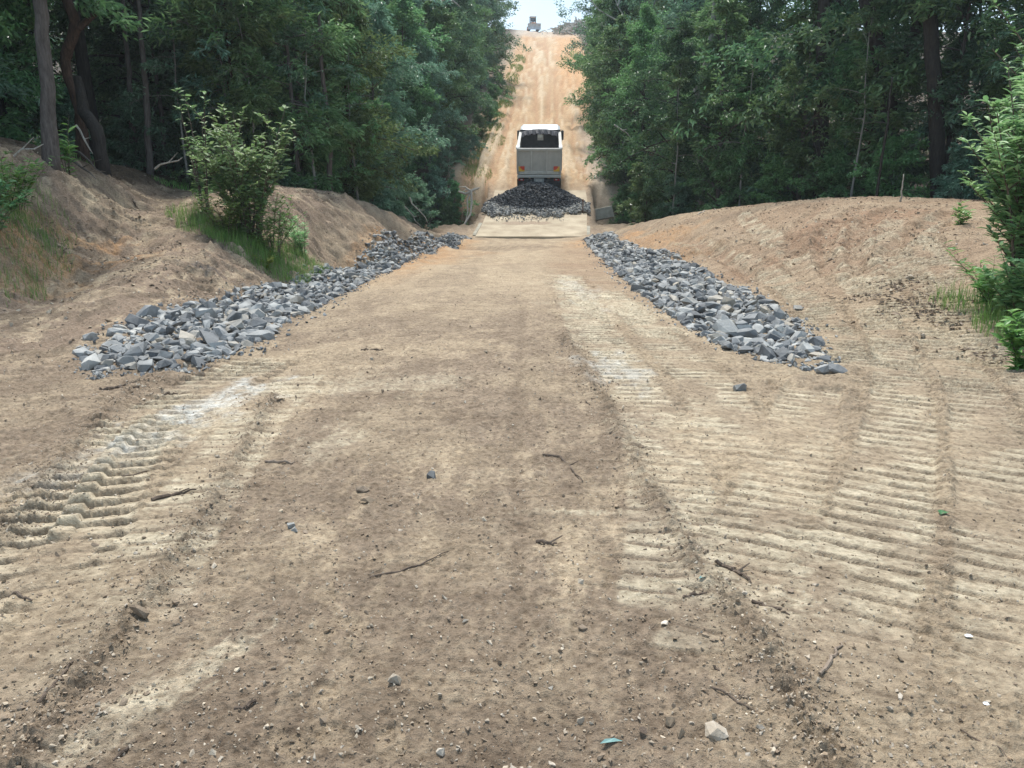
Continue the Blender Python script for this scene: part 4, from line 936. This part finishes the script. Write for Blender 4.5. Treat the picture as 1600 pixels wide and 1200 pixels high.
for (u0, v0, u1, v1, d, rad, lab) in ((515,300,505,130,27,.10,'thin grey trunk rising straight behind the cut bank'), (230,250,222,80,25,.11,'left pale trunk deep in the dark hollow'), (255,255,240,90,27,.08,'right pale trunk deep in the dark hollow'), (205,240,196,60,26,.1,'thin trunk beside the black leaning trunk on the left'), (348,262,340,80,27,.06,'very thin stem in the forest left of the sapling shrub')):
    b = gz(u0, v0, d); trunk_tree([b, P((u0+u1)/2+4, (v0+v1)/2, d), P(u1, v1, d), P(u1-10, v1-150, d)], [rad, rad*.85, rad*.7, rad*.4], 'bark_grey', lab)
b = gz(1285, 330, 31)
trunk_tree([b, P(1283, 130, 31), P(1290, 10, 31), P(1294, -60, 31), P(1294, -60, 31)+(0, 0, 6)], [.3, .27, .25, .24, .1], 'bark_dark', 'tall straight dark trunk in the middle of the right forest', limbs=[([P(1284, 110, 31), P(1305, 50, 31), P(1312, -30, 31)], [.13, .11, .09])], crown=('tall0', (0, 0, -1), 1))
b = gz(1392, 330, 29)
trunk_tree([b, P(1390, 150, 29), P(1360, 30, 29), P(1340, -60, 29), P(1330, -60, 29)+(0, 0, 4)], [.3, .28, .25, .22, .1], 'bark_dark', 'dark trunk leaning left against the sky in the right forest', limbs=[([P(1388, 130, 29), P(1430, 50, 29), P(1450, -40, 29)], [.2, .18, .15])], crown=('tall0', (0, 0, -1), 1))
b = gz(1470, 330, 27)
trunk_tree([b, P(1462, 150, 27), P(1452, 20, 27), P(1440, -60, 27), P(1440, -60, 27)+(0, 0, 4)], [.26, .24, .22, .2, .1], 'bark_dark', 'rightmost dark trunk in the right forest near the bush', crown=('tall1', (0, 0, -1), 1))
b = gz(1100, 330, 38.5)
trunk_tree([b, P(1088, 140, 38.5), P(1108, 90, 38.5), P(1118, 0, 38.5), P(1122, -60, 38.5)+(0, 0, 2)], [.16, .14, .13, .1, .06], 'bark_pale', 'mottled pale trunk kinked to the right above the right forest foliage', limbs=[([P(1088, 140, 38.5), P(1086, 90, 38.5), P(1080, 70, 38.5)], [.1, .08, .05])], crown=('pole', (0, 0, 4), 1.2))
b = gz(1368, 318, 25); trunk_tree([b, P(1378, 250, 25), P(1388, 190, 25), P(1394, 120, 25)], [.045, .04, .035, .02], 'bark_dark', 'thin slanting stem at the right mound crest')
b = gz(1408, 314, 21.8); trunk_tree([(b[0], b[1], b[2]+.1), P(1412, 272, 21.8)], [.03, .012], 'dead_wood', 'short pale broken stem on the right mound crest', n=6, name='broken_stem')
# bare forked tree over the gap on the right
limbs = []; rg = random.Random(4)
for a in (((1000,75),(985,40),(965,10),(950,-40)), ((1000,75),(1005,40),(1025,0),(1040,-40)), ((985,40),(960,30),(935,15),(915,-10)), ((1005,40),(1000,10),(1003,-30)), ((994,100),(970,110),(950,130)), ((1025,0),(1050,-15),(1070,-50)), ((965,10),(975,-20),(980,-50))):
    limbs.append(([P(u, v, 53+i*.25) for i, (u, v) in enumerate(a)], [.07, .055, .04, .025][:len(a)]))
b = gz(995, 300, 53)
trunk_tree([b, P(994, 180, 53), P(993, 100, 53), P(1000, 75, 53)], [.16, .13, .11, .09], 'bark_pale', 'pale forked tree with sparse crown overhanging the hill road on the right', limbs, crown=('pole', (-.4, 0, 4.2), 1.05))

# fallen wood
m = MB(); d0 = 41.4
m.tube([P(716,299,d0), P(728,303,d0), P(742,296,d0), P(750,293,d0)], [.05, .09, .08, .03], 6)
m.tube([P(736,297,d0), P(737,318,d0-.3), P(735,335,d0-.6), P(726,350,d0-.9), P(723,360,d0-1.1)], [.07, .06, .055, .045, .03], 6)
m.tube([P(735,300,d0), P(730,312,d0-.2), P(731,330,d0-.5), P(727,348,d0-.8)], [.05, .045, .035, .02], 6)
for (u, v) in ((718,292),(722,300),(748,297),(744,303)): m.tube([P(735,298,d0), P((735+u)/2, (298+v)/2-3, d0), P(u, v, d0)], [.05, .035, .015], 5)
m.build('uprooted_stump', M['dead_wood'], label='pale dead stump with dangling roots above the creek on the left', category='stump')
def branch(u0, v0, u1, v1, d, r0, mat, label, sag=0.0, name='fallen_branch', up=(0, 0)):
    a = P(u0, v0, d+up[0]); b = P(u1, v1, d+up[1]); mid = (a+b)/2+(0, 0, sag); rg = np.random.RandomState(int(u0)); m = MB()
    m.tube([a, a*.6+mid*.4+rg.randn(3)*.04, mid, mid*.5+b*.5+rg.randn(3)*.05, b], [r0, r0*.85, r0*.75, r0*.55, r0*.25], 6)
    e = mid; m.tube([e, e+(b-a)*.18+(.12, 0, .18)], [r0*.5, r0*.15], 5); m.build(name, M[mat], label=label, category='branch')
branch(640, 308, 668, 348, 31, .035, 'dead_wood', 'thin pale branch leaning down the left cut bank', 0)
branch(632, 322, 660, 355, 31, .025, 'dead_wood', 'second thin branch leaning down the left cut bank', 0)
branch(2, 250, 68, 225, 16, .03, 'dead_wood', 'pale bare branch lying against the left grey trunk', .05)
branch(242, 264, 285, 246, 21, .03, 'dead_wood', 'pale fallen branch at the mouth of the dark hollow', .02)
branch(118, 195, 145, 240, 20.5, .03, 'dead_wood', 'thin dead branch slanting in front of the leaning black trunk', 0)
branch(108, 248, 150, 280, 18.6, .035, 'bark_grey', 'exposed root running down the left bank', .02, up=(.8, -.6))
branch(115, 236, 172, 278, 19.5, .03, 'bark_grey', 'second exposed root trailing down the left bank', .04, up=(.8, -.8))
branch(1000, 60, 940, 40, 52, .05, 'dead_wood', 'pale dead limb in the canopy on the right of the gap', .1)
branch(960, 195, 985, 215, 43, .05, 'dead_wood', 'dead grey limb poking from the foliage right of the truck', .05)
branch(690, 0, 720, 12, 40, .06, 'dead_wood', 'twisted pale dead limb at the top of the left forest', .2)

# ------------------------------------------------------------------ near shrubs, plants
def shrub(x, y, seed, stems, h, leafmat, label, name='shrub', ll=.13, lw=.06, nl=46, spread=.6, z=None, cat='shrub', branchy=3):
    rng = np.random.RandomState(seed); e = thing(name, label, cat, (x, y, (H1(x, y) if z is None else z)-.03)); m = MB(); PO = []; AX = []; NM_ = []
    for s in range(stems):
        az = rng.rand()*6.28; hh = h*rng.uniform(.55, 1.05); out = spread*rng.uniform(.2, 1)
        k = np.linspace(0, 1, 7); b0 = np.array([math.cos(az), math.sin(az), 0])*rng.rand()*.25*spread
        pts = b0+np.outer(k**1.4*out, [math.cos(az), math.sin(az), 0])+np.outer(k*hh, [0, 0, 1])+rng.randn(7, 3)*.012*k[:, None]
        m.tube(pts, .012*(1-.75*k)*h/1.5, 5, False); lines = [(pts, nl)]
        for bb in range(branchy):
            q = rng.uniform(.25, .8); p0 = np.array([np.interp(q, k, pts[:, c]) for c in range(3)]); a2 = rng.rand()*6.28; l2 = hh*.32*rng.uniform(.6, 1.2)
            p2 = p0+np.outer(k*l2*.75, [math.cos(a2), math.sin(a2), 0])+np.outer(k*l2*.75, [0, 0, 1]); m.tube(p2, .006*(1-.7*k)*h/1.5, 4, False); lines.append((p2, nl//2))
        for pts_, n_ in lines:
            q = rng.uniform(.02, 1, n_)**1.1; p = np.stack([np.interp(q, k, pts_[:, c]) for c in range(3)], 1); a3 = rng.rand(n_)*6.28
            PO.append(p); AX.append(np.stack([np.cos(a3), np.sin(a3), rng.uniform(.0, .9, n_)], 1)); NM_.append(np.array([0, 0, 1.])+rng.randn(n_, 3)*.3+np.stack([-np.cos(a3), -np.sin(a3), 0*a3], 1)*.3)
    PO = np.concatenate(PO); AX = np.concatenate(AX); NM_ = np.concatenate(NM_); sz = rng.uniform(.6, 1.15, len(PO))
    link('stems', m.mesh('stems', True), M['stick'], e); link('foliage', leaves_mesh('foliage', PO, AX, NM_, ll*sz, lw*sz, rng, True), M[leafmat], e); return e
g = P(385, 345, 17.6); shrub(g[0]+.1, g[1], 1, 24, 2.7, 'leaf_sap', 'tall leafy sapling shrub with upright stems on the left mound', 'sapling_shrub', .17, .085, 48, 1.15, branchy=4)
g = P(320, 335, 17.8); shrub(g[0], g[1], 2, 5, 3.0, 'leaf_sap', 'slender upright sapling on the left side of the mound shrub', 'sapling', .17, .075, 40, .45, branchy=1, cat='sapling')
g = P(420, 330, 17.2); shrub(g[0], g[1], 3, 13, 1.35, 'leaf_fresh', 'bright green low weed bush at the right foot of the mound shrub', 'weed_bush', .11, .04, 34, .8, cat='bush')
g = P(350, 340, 16.9); shrub(g[0], g[1], 4, 14, 1.05, 'leaf_fresh', 'low green weed clump in front of the mound shrub', 'weed_bush', .12, .04, 30, .7, cat='bush')
g = P(410, 332, 16.4); shrub(g[0], g[1], 5, 5, .4, 'leaf_yellow', 'small yellow leaved weed in front of the mound shrub', 'weed', .09, .045, 18, .35, cat='weed', branchy=1)
g = P(470, 330, 18.5); shrub(g[0], g[1], 15, 10, 1.0, 'leaf_sap', 'grey green weeds trailing right of the mound shrub', 'weed_bush', .11, .035, 30, .7, cat='bush')
g = P(15, 310, 14.2); shrub(g[0], g[1], 6, 12, 1.0, 'leaf_fresh', 'bright green bush at the left picture edge on the bank', 'weed_bush', .15, .045, 36, .9, cat='bush')
g = P(-20, 330, 12.8); shrub(g[0], g[1], 16, 9, .8, 'leaf_mid', 'lower green bush partly cut off by the left picture edge', 'weed_bush', .13, .045, 32, .8, cat='bush')
g = P(95, 215, 17.8); shrub(g[0], g[1], 7, 4, 1.5, 'leaf_fresh', 'plant with hanging pale leaves between the two left trunks', 'climbing_plant', .24, .07, 22, .3, cat='plant', branchy=1)
shrub(6.62, 9.7, 8, 26, 3.0, 'leaf_sap', 'tall light green bush at the right picture edge', 'tall_bush', .15, .055, 90, .95, cat='bush', branchy=7)
shrub(7.6, 10.6, 18, 22, 3.8, 'leaf_mid', 'darker tall bush behind the light green bush on the right', 'tall_bush', .15, .055, 90, 1.2, cat='bush', branchy=7)
shrub(6.4, 9.4, 28, 14, 1.2, 'leaf_sap', 'low light green foliage at the foot of the tall right bush', 'low_bush', .14, .05, 60, .75, cat='bush', branchy=5)
g = P(1610, 450, 7.6); shrub(g[0]+.1, g[1], 9, 8, .75, 'leaf_fresh', 'yellow green plant with broad leaves at the lower right picture edge', 'weed_bush', .15, .06, 24, .45, cat='bush', branchy=2)
g = P(1500, 340, 17); shrub(g[0], g[1], 10, 5, .5, 'leaf_fresh', 'small pale leaved sprout on the right end of the mound crest', 'weed', .16, .06, 16, .4, cat='weed', branchy=1)
g = P(1565, 440, 10.2); shrub(g[0], g[1], 19, 9, .8, 'leaf_fresh', 'weeds with narrow leaves below the tall right bush', 'weed_bush', .16, .03, 34, .7, cat='bush', branchy=2)
shrub(5.35, 44.4, 33, 8, .8, 'leaf_fresh', 'bright weeds beside the concrete wing wall', 'weed_bush', .13, .05, 30, .5, cat='bush')
g = P(925, 330, 44.8); shrub(6.0, 45.6, 12, 8, 1.3, 'leaf_mid', 'small shrub on the creek bank right of the truck', 'creek_shrub', .14, .06, 40, .7, cat='shrub')

def grass(name, areas, seed, label, hgt=.3, mat='grass', wd=.0045):
    rng = np.random.RandomState(seed); VV = []; n0 = 0
    for (cx, cy, rx, ry, n) in areas:
        a = rng.rand(n)*6.28; q = np.sqrt(rng.rand(n)); x = cx+rx*q*np.cos(a); y = cy+ry*q*np.sin(a); z = H(x, y)-.01
        h = hgt*rng.uniform(.35, 1.2, n)*(1.1-.6*q); az = rng.rand(n)*6.28; be = rng.uniform(.1, .8, n)*h
        d = np.stack([np.cos(az), np.sin(az), 0*az], 1); s = np.stack([-np.sin(az), np.cos(az), 0*az], 1)*(wd*.85*rng.uniform(.6, 1.3, n)*max(1, cy/16))[:, None]
        b = np.stack([x, y, z], 1); mid = b+d*(be*.3)[:, None]+np.array([0, 0, 1])*(h*.6)[:, None]; tip = b+d*be[:, None]+np.array([0, 0, 1])*h[:, None]
        VV.append(np.stack([b-s, b+s, mid+s*.7, mid-s*.7, tip], 1).reshape(-1, 3))
    V = np.concatenate(VV); n = len(V)//5; k = np.arange(n)[:, None]*5
    F = np.concatenate([k+np.array([[0, 1, 2, 3]]), k+np.array([[3, 2, 4, 4]])], 1).reshape(-1, 4)
    q = F[0::2]; tmask = F[1::2][:, :3]
    me = bpy.data.meshes.new(name); me.from_pydata(V.tolist(), [], q.tolist()+tmask.tolist()); a = me.attributes.new('tint', 'FLOAT', 'FACE'); tt = rng.rand(n); a.data.foreach_set('value', np.concatenate([tt, tt]).astype(np.float32))
    return link(name, me, M[mat], kind='stuff', label=label, category='grass')
def ga(u, v, d, rx, ry, n): p = P(u, v, d); return (p[0], p[1], rx, ry, n)
grass('grass', [ga(400,345,16.7,1.1,.7,1819), ga(340,340,17,.9,.7,1120), ga(455,340,17.6,.8,.7,979), ga(300,330,17.6,.6,.5,350)], 1, 'grass around the foot of the shrub on the left mound', .38)
grass('grass', [ga(0,330,13.4,1.0,1.0,1260), ga(35,300,15,.8,.8,700), ga(-60,360,12,1,1,840)], 2, 'grass on the bank at the left picture edge', .4)
grass('grass', [(6.5,9.2,.7,.9,1500), (6.4,10.6,.4,.8,350), (6.3,8.0,.5,.7,700)], 3, 'grass and weeds at the foot of the bush on the right edge', .42)
grass('grass', [(float(xc(y))-4.1-.5*math.sin(y), y, 1.0, 2.2, 700) for y in (50,53,57,61,66,72,79)]+[(float(xc(y))-3.9, y, .9, 6, 700) for y in (88,100,112,125)], 4, 'green grass strip along the left side of the hill road', .32)
grass('grass', [(float(xc(67))+4.3, 67, .9, 2.0, 700), (float(xc(120))+5.2, 130, 1.0, 8, 500)], 5, 'small green grass patch right of the hill road above the truck', .5)
grass('grass', [(-9.2,24.2,1.8,.8,700), (-12.2,21.8,1.0,1.2,500), (-8.2,22.2,.4,1.8,260)], 6, 'sparse grass at the mouth of the dark hollow on the left', .3)

# ------------------------------------------------------------------ sticks, leaves and scraps on the dirt
def stick(pts, r0, mat, label, name='stick', fork=False, cat='stick'):
    r0 *= .72
    Q = []
    for u, v in pts:
        g = G(u, v); Q.append((g[0], g[1], surf(g[0], g[1])+r0*.7))
    Q = np.array(Q); k = np.linspace(0, len(Q)-1, len(Q)*3); q = np.stack([np.interp(k, np.arange(len(Q)), Q[:, c]) for c in range(3)], 1)
    rg = np.random.RandomState(int(pts[0][0])); q += rg.randn(*q.shape)*r0*.5; rad = r0*np.interp(np.arange(len(q)), [0, len(q)*.3, len(q)-1], [.8, 1, .45])*rg.uniform(.8, 1.2, len(q))
    m = MB(); m.tube(q, rad, 6, True)
    if fork: i = len(q)//2; m.tube([q[i], q[i]+np.array([r0*7, r0*5, r0*1.5])], [r0*.6, r0*.3], 5)
    m.build(name, M[mat], label=label, category=cat)
stick([(850,715),(875,718),(895,735),(909,755)], .012, 'stick', 'bent dark stick on the road right of the centre', fork=True)
stick([(578,906),(620,893),(660,880),(702,862)], .007, 'stick', 'long thin straight twig on the road left of the centre rut', 'twig')
stick([(1280,1060),(1296,1040),(1306,1025),(1318,1010)], .011, 'stick_pale', 'thick pale brown stick at the lower right')
stick([(1115,882),(1140,892),(1160,900),(1175,910)], .014, 'stick', 'black bark strip on the edge of the track marks', 'bark_strip', True, 'bark')
stick([(1066,936),(1085,930),(1106,931)], .009, 'stick', 'short dark twig beside the blue green leaf', 'twig')
stick([(1176,946),(1200,952),(1232,960)], .011, 'stick', 'dark bark strip below the black one on the track marks', 'bark_strip', False, 'bark')
stick([(1112,1072),(1135,1085),(1155,1100),(1182,1112)], .007, 'stick', 'curved dark root at the lower right', 'root', True, 'root')
stick([(1500,1145),(1530,1160),(1560,1180),(1575,1198)], .004, 'stick', 'thin curved twig in the bottom right corner', 'twig')
stick([(1115,1045),(1122,1052),(1132,1058)], .006, 'stick', 'tiny dark twig above the curved root', 'twig')
stick([(415,722),(440,722),(462,724)], .016, 'stick_pale', 'flat brown bark piece on the left of the road', 'bark_piece', False, 'bark')
stick([(238,785),(270,774),(305,768)], .016, 'stick', 'dark twig lying across the left track marks', 'twig', True)
stick([(190,748),(215,740),(258,720)], .007, 'stick', 'thin twig above the left row of track pits', 'twig')
stick([(10,930),(30,938),(48,945)], .012, 'stick', 'short dark twig at the far left edge', 'twig')
stick([(62,1108),(85,1080),(105,1055),(116,1040)], .009, 'stick', 'grey stick along the left windrow near the bottom', )
stick([(180,1196),(200,1175),(214,1158)], .008, 'stick', 'short dark stick in the bottom left pale scrape')
stick([(370,1107),(385,1106),(400,1099)], .012, 'stick', 'stubby dark stick above the lower boot prints')
stick([(565,547),(580,548),(598,550)], .018, 'stick', 'small dark stick on the road beyond the left pale scrape')
stick([(256,617),(266,616),(277,614)], .016, 'stick', 'short brown stick at the top of the white scrape')
stick([(840,846),(855,848),(872,850)], .013, 'stick', 'dark bark flakes right of the centre rut', 'bark_piece', True, 'bark')
stick([(155,612),(185,608),(218,610)], .025, 'stick', 'dark matted root debris left of the white scrape', 'root_clump', True, 'root')
stick([(283,354),(305,352),(330,349)], .035, 'stick', 'dark stick on the crest of the left mound')
stick([(208,316),(212,322),(216,328)], .03, 'stick', 'short black stump stick in the left gully')
stick([(1370,460),(1400,466),(1422,474)], .015, 'stick', 'thin stick on the tracked right mound')
stick([(1090,335),(1100,331),(1112,327)], .04, 'dead_wood', 'pale stick on the right mound crest near the creek')
def leaf_at(u, v, ln, wd, mat, label, rz):
    g = G(u, v); e = leaves_mesh('fallen_leaf', np.array([[0, 0, 0.]]), np.array([[1., 0, .1]]), np.array([[0, .15, 1.]]), np.array([ln]), np.array([wd]), np.random.RandomState(2), True)
    o = link('fallen_leaf', e, M[mat], None, (g[0], g[1], surf(g[0], g[1])+.012), label=label, category='leaf'); o.rotation_euler = (0, 0, rz)
M['leaf_green_flat'] = simple('fresh_leaf', (.03, .1, .03), (.05, .15, .05), 30, .5, 0, .1, .003)
M['leaf_bluish'] = simple('bluish_leaf', (.1, .2, .19), (.15, .27, .25), 30, .5, 0, .1, .003)
leaf_at(1468, 812, .075, .06, 'leaf_green_flat', 'single green leaf on the tracked dirt at the right', .6)
leaf_at(937, 1167, .075, .022, 'leaf_bluish', 'blue green leaf near the bottom right of the centre rut', .25)
leaf_at(1090, 918, .075, .02, 'leaf_bluish', 'blue green leaf beside the dark twig', .5)
leaf_at(1010, 1160, .035, .025, 'stick', 'dark withered leaf at the bottom right of the road', 2.2)
def scrap(u, v, s, label):
    g = G(u, v); m = MB(); rg = random.Random(int(u)); V = [(s*math.cos(k)*rg.uniform(.6, 1), s*.7*math.sin(k)*rg.uniform(.6, 1), rg.uniform(0, .25)*s) for k in np.linspace(0, 5.4, 7)]+[(0, 0, .2*s)]
    m.add(V, [(k, (k+1) % 7, 7) for k in range(7)]); m.build('plastic_scrap', M['litter'], loc=(g[0], g[1], surf(g[0], g[1])+.006), label=label, category='litter')
scrap(1513, 1000, .02, 'upper pale blue plastic scrap on the right track marks'); scrap(1540, 1104, .016, 'lower pale plastic scrap on the right track marks')

# leaf litter and twigs on the banks
r = random.Random(41); m = MB()
for k in range(700):
    if r.random() < .75: x, y = r.uniform(-11, -5.2), r.uniform(13, 26)
    else: x, y = r.uniform(5, 12), r.uniform(14, 30)
    z = surf(x, y)+.015; a = r.uniform(0, 3.14); l = r.uniform(.02, .12); m.tube([(x-l*math.cos(a), y-l*math.sin(a), z), (x, y, z+.02), (x+l*math.cos(a), y+l*math.sin(a), z)], [.004, .006, .003], 3, False)
m.build('twig_litter', M['stick_pale'], kind='stuff', label='fine twigs and bark litter scattered over the mounds', category='twig litter')

M['dry_leaf'] = leaf_mat('dry_leaf', (.07, .05, .035), (.17, .125, .085), (.32, .26, .19), .7, .1)
rg = np.random.RandomState(8); n = 9000; pk = rg.rand(n)
lx = np.where(pk < .5, rg.uniform(-11.5, -5.2, n), np.where(pk < .75, rg.uniform(5.5, 13, n), rg.uniform(5.2, 7, n))); ly = np.where(pk < .5, rg.uniform(12, 27, n), np.where(pk < .75, rg.uniform(15, 30, n), rg.uniform(7, 13, n)))
keep = fbm(lx*.9, ly*.9, 3, 77) > -.02; lx, ly = lx[keep], ly[keep]; lz = np.array([surf(a, b) for a, b in zip(lx, ly)])+.012
az = rg.rand(len(lx))*6.28; sz = rg.uniform(.04, .11, len(lx))
me = leaves_mesh('leaf_litter', np.stack([lx, ly, lz], 1), np.stack([np.cos(az), np.sin(az), rg.uniform(-.1, .4, len(lx))], 1), np.array([0, 0, 1.])+rg.randn(len(lx), 3)*.35, sz, sz*.4, rg)
link('leaf_litter', me, M['dry_leaf'], kind='stuff', label='dry brown leaf litter strewn over the banks and mounds', category='leaf litter')

# ------------------------------------------------------------------ air
hz = MB().box((0, 215, 20), (960, 520, 80)).build('haze', None, kind='stuff', label='thin pale haze in the air over the whole clearing', category='haze')
m = bpy.data.materials.new('haze_air'); m.use_nodes = True; t = m.node_tree; t.nodes.clear(); o = t.nodes.new("ShaderNodeOutputMaterial"); v = t.nodes.new("ShaderNodeVolumePrincipled")
v.inputs['Color'].default_value = (.86, .94, 1, 1); v.inputs['Density'].default_value = .0005; v.inputs['Anisotropy'].default_value = .2
t.links.new(v.outputs[0], o.inputs['Volume']); hz.data.materials.append(m)
print('tris', sum(sum(len(p.vertices)-2 for p in me.polygons) for me in []) if False else sum(len(me.loops)-2*len(me.polygons) for me in bpy.data.meshes))
